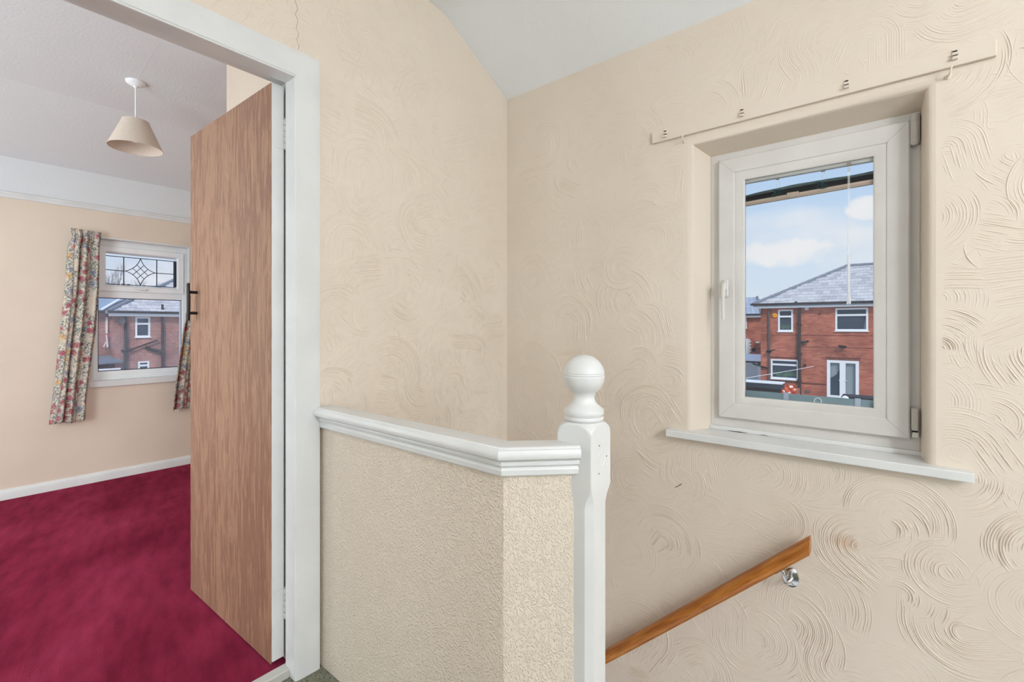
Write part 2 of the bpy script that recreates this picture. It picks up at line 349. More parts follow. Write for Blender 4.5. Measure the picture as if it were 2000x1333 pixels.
# ================================================================== SETTING: landing
mb = MB(); ex = .022
mb.panel('y', YW, 2.12, -1.7, 2.7, -2.75, 2.7, [(HO[0] - ex, HO[1] + ex, HO[2] - ex, HO[3] + ex)])
loops = [(ex, YW)] + [(ex * (1 - math.sin(t)), YW + ex * (1 - math.cos(t))) for t in (PI / 8, PI / 4, 3 * PI / 8, PI / 2)]
rects = [(HO[0] - e_, HO[1] + e_, .716, HO[3] + e_, y) for e_, y in loops] + [(FR[0] + .002, FR[1] - .002, .716, FR[3] - .002, 1.957)]
vs = []; fs = []
for x0, x1, z0, z1, y in rects: vs += [(x0, y, z0), (x1, y, z0), (x1, y, z1), (x0, y, z1)]
for i in range(len(rects) - 1):
    for k in range(4): fs.append((i * 4 + k, i * 4 + (k + 1) % 4, i * 4 + 4 + (k + 1) % 4, i * 4 + 4 + k))
mb.add(vs, fs)
wall_right = tag(mb.build('wall_right', PLASTER, smooth=50), 'cream swirl-plastered wall holding the small window over the stairs', 'wall', kind='structure')
mb = MB(); mb.panel('x', -1.66, XW, -2.45, 1.9, -2.75, 2.7, [(-.055, .78, -.3, 2.02)])
wall_left = tag(mb.build('wall_left', PLASTER), 'cream swirl-plastered wall around the bedroom doorway', 'wall', kind='structure')
mb = MB(); mb.box(-1.7, 2.7, -2.5, -2.4, -.2, 2.7); tag(mb.build('wall_back', CEIL), 'pale landing wall out of frame', 'wall', kind='structure')
mb = MB(); mb.box(2.6, 2.72, -2.5, 2.1, -2.75, 2.7); tag(mb.build('wall_side', CEIL), 'cream landing wall at the far end of the stairwell', 'wall', kind='structure')
# sloped ceiling rising from the window wall to the flat part
prof = [(1.95, 2.282), (1.853, 2.332), (1.46, 2.5335), (1.425, 2.549), (1.38, 2.5595), (1.318, 2.563), (-2.45, 2.563), (-2.45, 2.75), (1.95, 2.75)]
mb = MB(); mb.prism([(-1.7, y, z) for y, z in prof], (4.4, 0, 0))
tag(mb.build('ceiling', CEIL, smooth=40), 'white papered landing ceiling sloping down to the window wall', 'ceiling', kind='structure')
mb = MB(); mb.box(-1.60, 2.65, -2.45, .84, -.2, -.024); mb.box(-.56, 2.65, .84, 1.0, -.2, -.024)
tag(mb.build('floor', CARPET2), 'grey-green landing carpet at the foot of the door frame', 'floor', kind='structure')
mb = MB(); mb.box(-1.7, 2.7, .7, 2.0, -2.85, -2.72); tag(mb.build('floor_stairwell', CARPET2), 'stairwell floor far below the handrail', 'floor', kind='structure')

# swirled plaster: every comb stroke leaves raised lines; later strokes wipe earlier ones
def swirl(name, parent, plane, u0, u1, v0, v1, blocked, seed, nst, tall=.0023):
    rg = np.random.default_rng(seed); res = .0025
    nu, nv = int((u1 - u0) / res) + 1, int((v1 - v0) / res) + 1
    own = -np.ones((nu, nv), np.int32); strokes = []
    for sid in range(nst):
        u, v = rg.uniform(u0, u1), rg.uniform(v0 - .05, v1)
        kind = rg.random(); w = rg.uniform(.038, .068)
        ang = rg.uniform(-.5, PI + .5)
        pts = [np.array([u, v])]; segs = []
        R = w * rg.uniform(1.02, 1.5); sg = -1 if rg.random() < .75 else 1
        if kind < .6: segs = [(rg.uniform(.0, .09), 0), (R * rg.uniform(2.4, 3.9), sg / R), (rg.uniform(.0, .14), 0)]
        elif kind < .85: segs = [(R * rg.uniform(1.6, 2.8), sg / R), (rg.uniform(.01, .08), 0), (R * rg.uniform(1.4, 2.6), -sg / R)]
        else: segs = [(rg.uniform(.08, .2), sg * rg.uniform(1, 4)), (R * rg.uniform(1, 2.5), sg / R)]
        step = .005
        for ln, kp in segs:
            for _ in range(int(ln / step)):
                ang += kp * step; pts.append(pts[-1] + step * np.array([math.cos(ang), math.sin(ang)]))
        P = np.array(pts)
        if len(P) < 8: continue
        t = np.gradient(P, axis=0); t /= np.linalg.norm(t, axis=1)[:, None] + 1e-9; nn = np.stack([-t[:, 1], t[:, 0]], 1)
        offs = np.arange(-w, w, res * .8)
        Q = P[:, None, :] + nn[:, None, :] * offs[None, :, None]
        iu = ((Q[..., 0] - u0) / res).astype(int).ravel(); iv = ((Q[..., 1] - v0) / res).astype(int).ravel()
        ok = (iu >= 0) & (iu < nu) & (iv >= 0) & (iv < nv); own[iu[ok], iv[ok]] = len(strokes)
        strokes.append((P, nn, w))
    V = []; F = []; base = 0
    for sid, (P, nn, w) in enumerate(strokes):
        sp = rg.uniform(.0054, .0078); k = int(2 * w / sp)
        amp0 = rg.uniform(.4, 1.1)
        for j in range(k):
            o = -w + (j + .5) * 2 * w / k + rg.normal(0, .0007)
            L = P + nn * o; m = len(L)
            iu = ((L[:, 0] - u0) / res).astype(int); iv = ((L[:, 1] - v0) / res).astype(int)
            ok = (iu >= 0) & (iu < nu) & (iv >= 0) & (iv < nv)
            ok[ok] &= own[iu[ok], iv[ok]] == sid
            for (a, b, c, d) in blocked: ok &= ~((L[:, 0] > a) & (L[:, 0] < b) & (L[:, 1] > c) & (L[:, 1] < d))
            hgt = tall * amp0 * rg.uniform(.35, 1.2) * np.clip(1 + .22 * np.sin(np.arange(m) * .21 + rg.uniform(0, 6)), .2, 2)
            hgt = hgt * np.clip(1.1 - .52 * (L[:, 1] - 1.0), .42, 1.1)
            edge = np.minimum.reduce([L[:, 0] - u0, u1 - L[:, 0], v1 - L[:, 1]]); hgt = hgt * np.clip(edge / .05, 0, 1)
            ok &= hgt > 1.5e-4
            wd = .00175 * rg.uniform(.75, 1.2); asym = rg.uniform(-.6, .6)
            run = np.flatnonzero(np.diff(np.concatenate([[0], ok.astype(int), [0]])))
            for a, b in zip(run[::2], run[1::2]):
                if b - a < 5: continue
                l = L[a:b]; n_ = nn[a:b]; h = hgt[a:b].copy(); q = b - a
                tp = np.minimum(np.arange(q), np.arange(q)[::-1]) / 4.; h *= np.clip(tp, .05, 1)
                z = np.zeros(q)
                for off, hh in ((-wd, z - .0002), (-wd * .35 + asym * wd * .3, h), (wd * .35 + asym * wd * .3, h), (wd, z - .0002)):
                    V.append(np.column_stack([l + n_ * off, hh]))
                ar = np.arange(q - 1)
                for r in range(3):
                    F.append(np.column_stack([base + r * q + ar, base + r * q + ar + 1, base + (r + 1) * q + ar + 1, base + (r + 1) * q + ar]))
                base += 4 * q
    V = np.concatenate(V); F = np.concatenate(F)
    if plane == 'y': X = np.column_stack([V[:, 0], YW - V[:, 2], V[:, 1]])
    else: X = np.column_stack([XW + V[:, 2], V[:, 0], V[:, 1]]); F = F[:, ::1]
    me = bpy.data.meshes.new(name); me.vertices.add(len(X)); me.vertices.foreach_set('co', X.astype(np.float32).ravel())
    me.loops.add(F.size); me.loops.foreach_set('vertex_index', F.astype(np.int32).ravel())
    me.polygons.add(len(F)); me.polygons.foreach_set('loop_start', np.arange(0, F.size, 4, dtype=np.int32)); me.polygons.foreach_set('loop_total', np.full(len(F), 4, np.int32))
    me.polygons.foreach_set('use_smooth', np.ones(len(F), bool)); me.update(calc_edges=True); me.materials.append(PLASTER)
    o = bpy.data.objects.new(name, me); C.objects.link(o); o.parent = parent; o['kind'] = 'stuff'
    return o
swirl('plaster_swirls', wall_right, 'y', XW + .006, .55, -.35, 2.335, [(-.64, .11, .70, 1.885), (-.775, .23, 1.895, 1.96), (-.72, .185, .70, .76)], 3, 640)
swirl('plaster_swirls', wall_left, 'x', .822, YW - .004, .55, 2.33, [], 11, 290, .0034)
swirl('plaster_swirls', wall_left, 'x', .30, 1.42, 2.085, 2.56, [], 12, 60, .0034)
# hairline crack over the door frame
mb = MB(); cz = np.linspace(2.09, 2.26, 16)
mb.tube([(XW + .0004, .757 + .004 * math.sin(i * 1.7) - .007 * (z - 2.09) / .17 + random.uniform(-.002, .002), z) for i, z in enumerate(cz)], .0005, 5)
mb.build('crack', plain('crack_brown', sr(110, 96, 84), .9, .1), wall_left)  # thin line in the brown-grey of the crack itself
mb = MB()
for x, z, n_ in ((-.667, .518, 4), (-.675, .512, 3)):
    for k in range(n_): mb.tube([(x + k * .004, YW - .0012, z + .002 * k), (x + k * .004 + .006, YW - .0012, z + .004 * k + .003)], .0011, 5)
mb.build('scuff_mark', plain('scuff_brown', sr(120, 96, 78), .8, .1), wall_right)

# ---- door frame (lining, stop, architrave)
tr = empty('trim_1', (-1.6, .36, 0), 'white gloss door frame around the bedroom doorway', 'door frame', kind='structure')
mb = MB(); mb.box(-1.66, -1.537, .752, .785, -.024, 2.02); mb.box(-1.66, -1.537, -.06, -.025, -.024, 2.02); mb.box(-1.66, -1.537, -.06, .785, 2.001, 2.03); mb.build('lining', WHITE, tr)
mb = MB(); mb.box(-1.602, -1.5365, .737, .753, -.024, 1.987, .0015); mb.box(-1.602, -1.5365, -.026, -.01, -.024, 1.987, .0015); mb.box(-1.602, -1.5365, -.02, .753, 1.9865, 2.0025, .0015); mb.build('door_stop', WHITE, tr)
pr = [(0, -.018), (0, .010), (.003, .0135), (.012, .0150), (.066, .0185), (.078, .0185), (.083, .0165), (.0865, .010), (.0865, -.018)]
mb = MB(); mb.sweep([(-1.5475, -.015, -.024), (-1.5475, -.015, 1.9905), (-1.5475, .739, 1.9905), (-1.5475, .739, -.024)], [(-a, b) for a, b in pr], (1, 0, 0))
mb.build('architrave', WHITE, tr, smooth=30)
mb = MB(); mb.box(-1.612, -1.572, -.02, .75, -.03, .004, .003); mb.build('threshold_strip', plain('threshold_metal', sr(200, 196, 188), .35, .05), tr)

# ---- bedroom door, opened into the bedroom
dr = empty('door_1', (-1.626, .725, 0), 'open wood-print door with white edge and black pull bar', 'door', kind='structure')
hx, hy = -1.628, .7045
da = math.atan2(-.021, -.739); du = Vector((math.cos(da), math.sin(da), 0)); dn = Vector((-du.y, du.x, 0))   # along the leaf; towards the camera side
def leafpt(u, n, z): return (hx + du.x * u + dn.x * n, hy + du.y * u + dn.y * n, z)
zb, zt = .004, 1.985
mb = MB(leafpt); mb.box(0, .74, -.0405, 0, zb + .012, zt, .0015); mb.build('door_leaf', WHITE, dr)
mb = MB(leafpt)   # printed skin with a slightly ragged cut edge
nr = 60; vs = []; rr = random.Random(3)
for i in range(nr + 1):
    z = zb + .006 + (zt - zb - .008) * i / nr
    for u in (.0035 + rr.uniform(0, .0012), .739 + rr.uniform(0, .003)):
        for n in (0, .0028): vs.append((u, n, z))
fs = []
for i in range(nr):
    a = i * 4
    fs += [(a + 1, a + 3, a + 7, a + 5), (a, a + 4, a + 6, a + 2), (a, a + 1, a + 5, a + 4), (a + 2, a + 6, a + 7, a + 3)]
fs += [(0, 2, 3, 1), (nr * 4, nr * 4 + 1, nr * 4 + 3, nr * 4 + 2)]
mb.add(vs, fs); mb.build('wood_print_skin', DOORWOOD, dr)
mb = MB(leafpt)
for zc in (1.30, 1.212):
    mb.tube([leafpt_ for leafpt_ in [(.664, .002, zc), (.664, .034, zc)]], .0062, 12)
ph = mb.build('pull_handle', BLACK, dr, smooth=40)
mb = MB(leafpt); mb.box(.655, .673, .031, .040, 1.180, 1.338, .003, 2); mb.build('handle_bar', BLACK, ph, smooth=40)
for zc in (1.82, .2):
    mb = MB(leafpt); mb.box(-.0016, .0006, -.0395, -.006, zc - .052, zc + .052, .0006)
    h = mb.build('hinge', WHITE, dr)
    mb = MB(leafpt)
    for k in range(5): mb.lathe((-.005, -.043, zc - .05 + k * .0205), [(.0055, 0), (.0062, .001), (.0062, .0165), (.0055, .0175)], 12)
    mb.tube([(-.005, -.043, zc - .054), (-.005, -.043, zc + .056)], .004, 8)
    mb.build('hinge_knuckle', WHITE, h, smooth=40)

# ---- half wall with moulded rail, newel post
K = (-.709, .833)
mb = MB(); q = .163 + .03
c2 = (K[0] + q * .7071, K[1] + q * .7071)
poly = [(XW - .02, K[1], -.2), (K[0], K[1], -.2), (c2[0], c2[1], -.2), (c2[0] - .03, c2[1] + .03, -.2), (K[0] - .0176, K[1] + .0424, -.2), (XW - .02, K[1] + .0424, -.2)]
mb.prism(poly, (0, 0, 1.05)); mb.build
half = tag(mb.build('wall_half', EMBOSS), 'low stair-side wall in embossed cream paper, angled beside the newel post', 'wall', kind='structure')
pr = [(.001, .808), (.010, .807), (.0135, .8105), (.0150, .822), (.0130, .8265), (.0125, .8295), (.0190, .8325), (.0205, .8350), (.0165, .8385), (.0155, .8425), (.0195, .8465),
      (.0295, .8485), (.0345, .8525), (.0370, .8590), (.0368, .8665), (.0335, .8728), (.0290, .8752), (.0280, .8745), (.0272, .8765), (.0240, .8790), (-.030, .8800), (-.040, .8780), (-.0455, .8710), (-.0455, .862), (-.0424, .850), (-.0424, .808)]
mb = MB(); e2 = (K[0] + .178 * .7071, K[1] + .178 * .7071)
mb.sweep([(-1.531, K[1], 0), (K[0], K[1], 0), (e2[0], e2[1], 0)], pr, (0, 0, 1))
rail = tag(mb.build('trim_2', WHITE, smooth=28), 'white gloss moulded rail capping the low stair-side wall', 'rail', kind='structure')

nx0, nx1, ny0, ny1 = -.635, -.540, .948, 1.043
ncx, ncy = (nx0 + nx1) / 2, (ny0 + ny1) / 2
nw = empty('newel_post', (ncx, ncy, 0), 'white gloss newel post with ball finial at the end of the low wall', 'newel post')
def oct_ring(z, h, ch): # square of half-width h with chamfer ch
    return [(ncx + sx * a, ncy + sy * b, z) for (sx, sy, a, b) in ((-1, -1, h - ch, h), (1, -1, h - ch, h), (1, -1, h, h - ch), (1, 1, h, h - ch), (1, 1, h - ch, h), (-1, 1, h - ch, h), (-1, 1, h, h - ch), (-1, -1, h, h - ch))]
hw = .0475
rows = [(-.25, hw - .004, .016), (.728, hw - .004, .016), (.748, hw - .0025, .0125), (.763, hw - .0008, .006), (.774, hw, .0018), (.900, hw, .0018)]
mb = MB(); vs = []; fs = []
for z, h, c_ in rows: vs += oct_ring(z, h, c_)
for i in range(len(rows) - 1):
    for k in range(8): fs.append((i * 8 + k, i * 8 + (k + 1) % 8, i * 8 + 8 + (k + 1) % 8, i * 8 + 8 + k))
fs.append(tuple(range(8))[::-1])
# domed shoulder: square blends to the turned collar by intersecting with a dome
n = 96; zs = [.900 + .031 * t for t in np.linspace(0, 1, 14)]
base = len(vs)
def ringpt(th, z):
    cx_, sx_ = math.cos(th), math.sin(th); sq = hw / max(abs(cx_), abs(sx_))
    t = (z - .900) / .031; rd = .0658 - (.0658 - .0385) * (t ** 2.2)
    r = min(sq, rd); return (ncx + cx_ * r, ncy + sx_ * r, z)
for z in zs: vs += [ringpt(2 * PI * k / n, z) for k in range(n)]
for i in range(len(zs) - 1):
    for k in range(n): fs.append((base + i * n + k, base + i * n + (k + 1) % n, base + (i + 1) * n + (k + 1) % n, base + (i + 1) * n + k))
fs.append(tuple(base + (len(zs) - 1) * n + k for k in range(n)))
mb.add(vs, fs); mb.build('post', WHITE, nw, smooth=32)
R_ = .0505; zc = 1.0375
ball = []
for t in np.linspace(-58, 90, 40):
    r = R_ * math.cos(math.radians(t)); z = R_ * math.sin(math.radians(t))
    ball.append((max(r, .0006), zc + z))
def groove(p):
    out = []
    for r, z in p: out.append((r, z))
    for gz in (zc + .0005, zc + .0055):
        out = [(r - .0013 * math.exp(-((z - gz) / .0011) ** 2), z) for r, z in out]
    return out
fine = [(math.sqrt(max(R_ * R_ - (z - zc) ** 2, 1e-7)), z) for z in np.linspace(zc - .012, zc + .016, 60)]
ball = sorted([b for b in ball if not (zc - .0122 < b[1] < zc + .0162)] + groove(fine), key=lambda b: b[1])
prof = [(.038, .928), (.0462, .930), (.0475, .933), (.0472, .937), (.0455, .9395), (.0465, .9415), (.0485, .9445), (.0490, .950), (.0478, .9555), (.0445, .9585), (.0430, .9595), (.0395, .9625), (.0335, .9670), (.0290, .9725), (.0262, .979), (.0252, .9845), (.0262, .9885)] + ball[1:]
mb = MB(); mb.lathe((ncx, ncy, 0), prof, 56); mb.build('ball_finial', WHITE, nw, smooth=30)
mb = MB(); mb.lathe((nx1, .998, .842), [(.0185, -.001), (.0185, .0006), (.0175, .0012), (.0165, .0004), (.0004, .0002)], 28, (1, 0, 0)); mb.build('plug_ring', WHITE, nw, smooth=30)
for y, z in ((.986, .874), (1.022, .842), (.984, .808)):
    mb = MB(); mb.lathe((nx1, y, z), [(.0020, -.001), (.0020, .0003), (.0002, .0003)], 10, (1, 0, 0)); mb.build('screw_hole', DARK, nw)

# ---- stair handrail on the window wall
rd = Vector((.704, 0, .664)).normalized(); rt = Vector((-.21, 1.792, .440))
hr = empty('handrail', (-.55, YW, .12), 'varnished pine handrail fixed on the wall under the small window', 'handrail')
up = Vector((-rd.z, 0, rd.x))
sec = []
for k in range(24):
    t = 2 * PI * k / 24; y = .0265 * math.cos(t); h = .0255 * math.sin(t)
    if h < -.019: h = -.019
    sec.append((y, h))
mb = MB(); L0 = rt - rd * 1.9; vs = []
for base_, plumb in ((L0, False), (rt, True)):
    for y, h in sec:
        p = base_ + up * h + Vector((0, y, 0))
        if plumb: p = p + rd * ((-.21 - p.x) / rd.x)
        vs.append(p)
n = 24; mb.add(vs, [(k, (k + 1) % n, n + (k + 1) % n, n + k) for k in range(n)] + [tuple(range(n))[::-1], tuple(range(n, 2 * n))])
mb.build('rail', PINE, hr, smooth=40)
bx, bz = -.272, .292
mb = MB(); vs = []; fs = []; n = 36
for sc, y in ((1, YW), (1, YW - .003), (.93, YW - .0065), (.55, YW - .0085), (.01, YW - .009)):
    vs += [(bx + .024 * sc * math.cos(2 * PI * k / n), y, bz + .035 * sc * math.sin(2 * PI * k / n)) for k in range(n)]
for i in range(4):
    for k in range(n): fs.append((i * n + k, i * n + (k + 1) % n, i * n + n + (k + 1) % n, i * n + n + k))
mb.add(vs, fs); br = mb.build('bracket_rose', CHROME, hr, smooth=50)
for dx, dz in ((.002, .020), (.006, -.021), (-.012, .004)):
    mb = MB(); mb.lathe((bx + dx, YW - .007, bz + dz), [(.0045, 0), (.0045, .002), (.003, .003), (.0002, .0032)], 12, (0, -1, 0)); mb.build('bracket_screw', CHROME, br, smooth=40)
sx_ = bx - .034; sp = rt + rd * ((sx_ - rt.x) / rd.x) - up * .019
mb = MB(); mb.tube([(bx, YW - .005, bz - .003), (bx - .002, YW - .028, bz - .004), (bx - .004, YW - .047, bz - .002), (bx - .009, YW - .057, bz + .003), tuple(sp + Vector((.004, 0, -.006))), tuple(sp + Vector((0, 0, -.001)))], [.0085, .0080, .0072, .0064, .0055, .0055], 14)
mb.build('bracket_arm', CHROME, hr, smooth=50)
mb = MB(); mb.bar(sp - rd * .024 - up * .0012, sp + rd * .024 - up * .0012, .018, .0028, up); mb.build('bracket_saddle', CHROME, hr)

# ---- old curtain batten above the window
bt = empty('curtain_batten', (-.27, YW, 1.928), 'long cream-painted batten with four clips above the small window', 'curtain batten')
mb = MB(); mb.box(-.7655, .2205, YW - .013, YW, 1.906, 1.951, .002, 2); mb.build('board', PLASTER, bt)
CLIP = plain('cream_plastic', sr(230, 216, 200), .4, .03)
for x, z in ((-.7097, 1.933), (-.426, 1.9355), (-.1167, 1.9375), (.1364, 1.9385)):
    mb = MB(); y = YW - .013
    mb.box(x - .0065, x + .0065, y - .003, y, z - .016, z + .016, .001); mb.box(x - .0075, x + .0075, y - .009, y - .002, z - .004, z + .001, .001); mb.box(x - .0065, x + .0065, y - .012, y - .002, z - .0165, z - .009, .001)
    c_ = mb.build('glide_clip', CLIP, bt)
    mb = MB(); mb.box(x - .005, x + .005, y - .0036, y - .002, z + .006, z + .010); mb.box(x - .006, x + .006, y - .0036, y - .002, z - .0085, z - .0045); mb.build('clip_slot', DARK, c_)
for x, z, lb in ((-.640, 1.893, 'small cream cup hook under the left end of the batten'), (.122, 1.889, 'small cream cup hook under the right end of the batten')):
    mb = MB(); mb.lathe((x, YW, z - .006), [(.008, 0), (.007, .003), (.0028, .006), (.0026, .012)], 14, (0, -1, 0))
    mb.tube([(x, YW - .010, z - .006)] + [(x + .001 * k, YW - .020 - .012 * math.sin(t), z + .004 - .012 * math.cos(t)) for k, t in enumerate(np.linspace(-.6, 2.6, 9))], .0024, 8)
    tag(mb.build('cup_hook', CLIP, smooth=50, loc=(x, YW, z)), lb, 'hook', 'cup hooks under the batten')

# ================================================================== WINDOW over the stairs
w1 = empty('window_1', (-.25, 1.98, .76), 'small white-framed window with lever handle and a raised blind between its panes', 'window', kind='structure')
def rectpath(x0, x1, z0, z1, y): return [(x0, y, z0), (x1, y, z0), (x1, y, z1), (x0, y, z1)]
def ringprof(w, d0, d1, c0=.003): # inward width w, depth from d0 (front, towards room) to d1
    return [(-0.0, d1), (-0.0, d0 + c0), (-c0, d0), (-(w - c0), d0), (-w, d0 + c0), (-w, d1)]
def framering(mb, x0, x1, z0, z1, y, prof): mb.sweep(rectpath(x0, x1, z0, z1, y), [(-a, b) for a, b in prof], (0, 1, 0), True)
mb = MB(); framering(mb, FR[0], FR[1], FR[2], FR[3], 1.953, [(0, .075), (0, .002), (-.003, 0), (-.05, 0), (-.053, .003), (-.053, .075)]); mb.build('outer_frame', UPVC, w1)
mb = MB(); framering(mb, -.5335, .0405, .800, 1.8095, 1.933, [(0, .030), (0, .004), (-.004, 0), (-.052, 0), (-.057, .002), (-.060, .008), (-.060, .05)]); sash = mb.build('sash', UPVC, w1, smooth=30)
mb = MB(); framering(mb, -.4735, -.0185, .854, 1.7515, 1.937, [(.008, .014), (.008, .003), (0, .0005), (-.003, 0), (-.027, .006), (-.032, .009), (-.0335, .022)]); mb.build('glazing_bead', UPVC, sash, smooth=25)
mb = MB(); mb.box(-.470, -.020, 1.950, 1.953, .86, 1.748); mb.build('pane', GLASS, sash)
mb = MB(); mb.box(-.470, -.020, 1.978, 1.981, .86, 1.748); mb.build('pane', GLASS, sash)
# mitre joints of the sash corners and dark gaskets
mb = MB()
for (xa, za, xb, zb_) in ((-.5325, 1.8085, -.476, 1.7515), (.0395, 1.8085, -.018, 1.7515), (-.5325, .801, -.476, .858), (.0395, .801, -.018, .858)):
    mb.bar((xa, 1.9331, za), (xb, 1.9331, zb_), .0007, .0007, (0, 1, 0))
mb.build('mitre_joint', GRIME, sash)
mb = MB(); framering(mb, FR[0] - .001, FR[1] + .001, FR[2] - .001, FR[3] + .0012, 1.9525, [(.0015, .01), (.0015, 0), (-.0012, 0), (-.0012, .01)]); mb.build('sealant', GRIME, w1)
# espagnolette handle
mb = MB(); mb.box(-.5165, -.4935, 1.918, 1.934, 1.268, 1.338, .008, 3); hd = mb.build('handle_plate', UPVC, w1, smooth=40)
mb = MB(); mb.box(-.514, -.496, 1.894, 1.920, 1.292, 1.326, .006, 3); mb.build('handle_boss', UPVC, hd, smooth=40)
mb = MB()
vs = []; st_ = [(1.312, -.505, 1.898, .0095, .006), (1.29, -.5055, 1.894, .0085, .006), (1.26, -.5050, 1.890, .0072, .0055), (1.22, -.5040, 1.888, .0064, .005), (1.184, -.5030, 1.887, .0062, .0045)]
for z, x, y, w, d in st_: vs += [(x + w * math.cos(t), y + d * math.sin(t), z) for t in np.linspace(0, 2 * PI, 12, endpoint=False)]
fs = [(i * 12 + k, i * 12 + (k + 1) % 12, i * 12 + 12 + (k + 1) % 12, i * 12 + 12 + k) for i in range(4) for k in range(12)] + [tuple(range(12)), tuple(range(48, 60))]
mb.add(vs, fs); mb.build('handle_lever', UPVC, hd, smooth=45)
mb = MB(); mb.lathe((-.509, 1.894, 1.303), [(.0042, 0), (.0042, .0012), (.0036, .0016), (.0002, .0016)], 14, (0, -1, 0)); mb.build('key_barrel', UPVC, hd, smooth=40)
mb = MB(); mb.box(-.5098, -.5082, 1.8915, 1.8922, 1.300, 1.3065); mb.build('keyhole', DARK, hd)
# hinge covers
HC = plain('hinge_grey', sr(196, 190, 184), .4, .06)
mb = MB(); mb.lathe((.052, 1.938, 1.728), [(.006, 0), (.0095, .003), (.0105, .008), (.0105, .022), (.0098, .0226), (.0105, .0232), (.0105, .075), (.0098, .0756), (.0105, .0762), (.0105, .094), (.009, .098), (.003, .1)], 20); mb.build('hinge_cover', HC, w1, smooth=40)
mb = MB(); mb.box(.041, .0445, 1.9335, 1.953, 1.732, 1.826, .001); mb.box(.0615, .064, 1.935, 1.953, 1.734, 1.826, .001); mb.build('hinge_leaf', HC, w1)
mb = MB(); mb.box(.0435, .0605, 1.928, 1.952, .829, .900, .0035, 2); mb.build('hinge_cover', HC, w1, smooth=40)
mb = MB(); mb.box(.046, .0615, 1.931, 1.952, .806, .8235, .002); mb.build('hinge_pin', UPVC, w1)
mb = MB(); mb.box(.0455, .0595, 1.934, 1.952, .822, .831); mb.build('hinge_gap', DARK, w1)
# sill
mb = MB(); mb.box(-.6995, .1742, 1.812, 1.858, .7200, .7475, .003, 2); mb.box(HO[0] - .01, HO[1] + .012, 1.85, 1.962, .7210, .7472, .001)
mb.build('sill', WHITE, w1)
mb = MB(); mb.box(FR[0] - .003, FR[1] + .004, 1.944, 1.962, .7465, .7625, .003, 2); mb.build('sill_bead', WHITE, w1)
mb = MB()
mb.tube([(-.50, 1.9432, .7492), (-.46, 1.9430, .7486), (-.43, 1.9432, .7488)], [.0004, .0016, .0003], 6)
mb.tube([(-.39, 1.9432, .7486), (-.375, 1.9430, .7486), (-.36, 1.9432, .7486)], [.0003, .0011, .0003], 6)
mb.build('sill_crack', DARK, w1)

# blind between the panes
BY = 1.9655
bl = empty('blind', (-.25, BY, 1.715), 'raised venetian blind with sagging dark green slats between the panes', 'blind')
mb = MB(); mb.box(-.470, -.021, BY - .009, BY + .009, 1.7075, 1.745, .001); mb.build('head_rail', UPVC, bl)
LIT_GREEN = plain('blind_green_lit', sr(205, 226, 220), .35, .15, 30); DKGREEN = plain('blind_dark', sr(42, 44, 44), .4, .25, 30); BEIGE = plain('blind_rail_pink', sr(214, 190, 172), .45, .04)  # light on the upper slats is painted in as a paler green
# the stack hangs a little lower on the handle side
def stack_z(x): t = (x + .455) / .425; return 1.660 + .0105 * t + .010 * math.sin(t * PI) * .8
ns = 15
for k in range(ns):
    f = k / (ns - 1); mb = MB(); vs = []; fs = []; m_ = 18
    for i in range(m_ + 1):
        x = -.452 + .419 * i / m_; t = i / m_
        z = (1.640 + .010 * t) + f * (.0210 + .006 * math.sin(PI * min(1, t * 1.25)) + .004 * t)
        z += .0006 * math.sin(i * 1.3 + k * 2.1)
        for dy, dz in ((-.008, -.0008), (0, .0006), (.008, -.0008)): vs.append((x, BY + dy + random.uniform(-.0004, .0004), z + dz))
    for i in range(m_):
        for j in range(2): fs.append((i * 3 + j, i * 3 + j + 1, i * 3 + 4 + j, i * 3 + 3 + j))
    mb.add(vs, fs)
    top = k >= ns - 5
    sl = mb.build('slat', LIT_GREEN if top else DKGREEN, bl)
    if top: sl['label'] = 'green slat coloured paler to look lit'
mb = MB(); mb.bar((-.453, BY, 1.6285), (-.033, BY, 1.6400), .016, .0145); mb.build('bottom_rail', BEIGE, bl)
mb = MB(); mb.bar((-.453, BY - .0083, 1.6255), (-.033, BY - .0083, 1.6370), .001, .0010); mb.build('rail_groove', plain('groove_brown', sr(150, 122, 102), .6, .05), bl)
mb = MB(); mb.box(-.302, -.264, BY - .0105, BY - .006, 1.627, 1.6455, .0012); rc = mb.build('rail_clip', BEIGE, bl)
for x in (-.294, -.272):
    mb = MB(); mb.lathe((x, BY - .0105, 1.632), [(.0014, 0), (.0014, .0004), (.0002, .0004)], 8, (0, -1, 0)); mb.build('clip_screw', DARK, rc)
TEAL = plain('cord_teal', sr(28, 72, 74), .7, .2)
for x, zt_ in ((-.334, 1.676), (-.192, 1.6805)):
    mb = MB(); mb.box(x - .006, x + .006, BY - .006, BY + .006, 1.7035, 1.708, .001); hk = mb.build('cord_guide', GRIME, bl)
    mb = MB(); rz = random.Random(int(-x * 1000))
    for j in range(7):
        p0 = Vector((x + rz.uniform(-.014, .014), BY - .0095, 1.640 + rz.uniform(-.004, .006))); pts = [p0 + Vector((rz.uniform(-.010, .010), rz.uniform(-.002, .0), q_ * .0045)) for q_ in range(6)]
        mb.tube(pts, .0011, 5)
    mb.build('ladder_cord', TEAL, bl)
    mb = MB(); mb.tube([(x, BY - .004, 1.702), (x + .004, BY - .006, 1.694), (x - .005, BY - .008, 1.687), (x + .003, BY - .008, zt_ - .002)], .0007, 5); mb.tube([(x + .002, BY - .004, 1.702), (x + .009, BY - .006, 1.690), (x + .010, BY - .008, zt_ - .006)], .0006, 5); mb.build('lift_cord', UPVC2, bl)
WX = -.1172
mb = MB(); mb.box(WX - .0065, WX + .0065, 1.942, 1.9495, 1.7025, 1.7125, .001); mb.build('wand_hook', GRIME, bl)
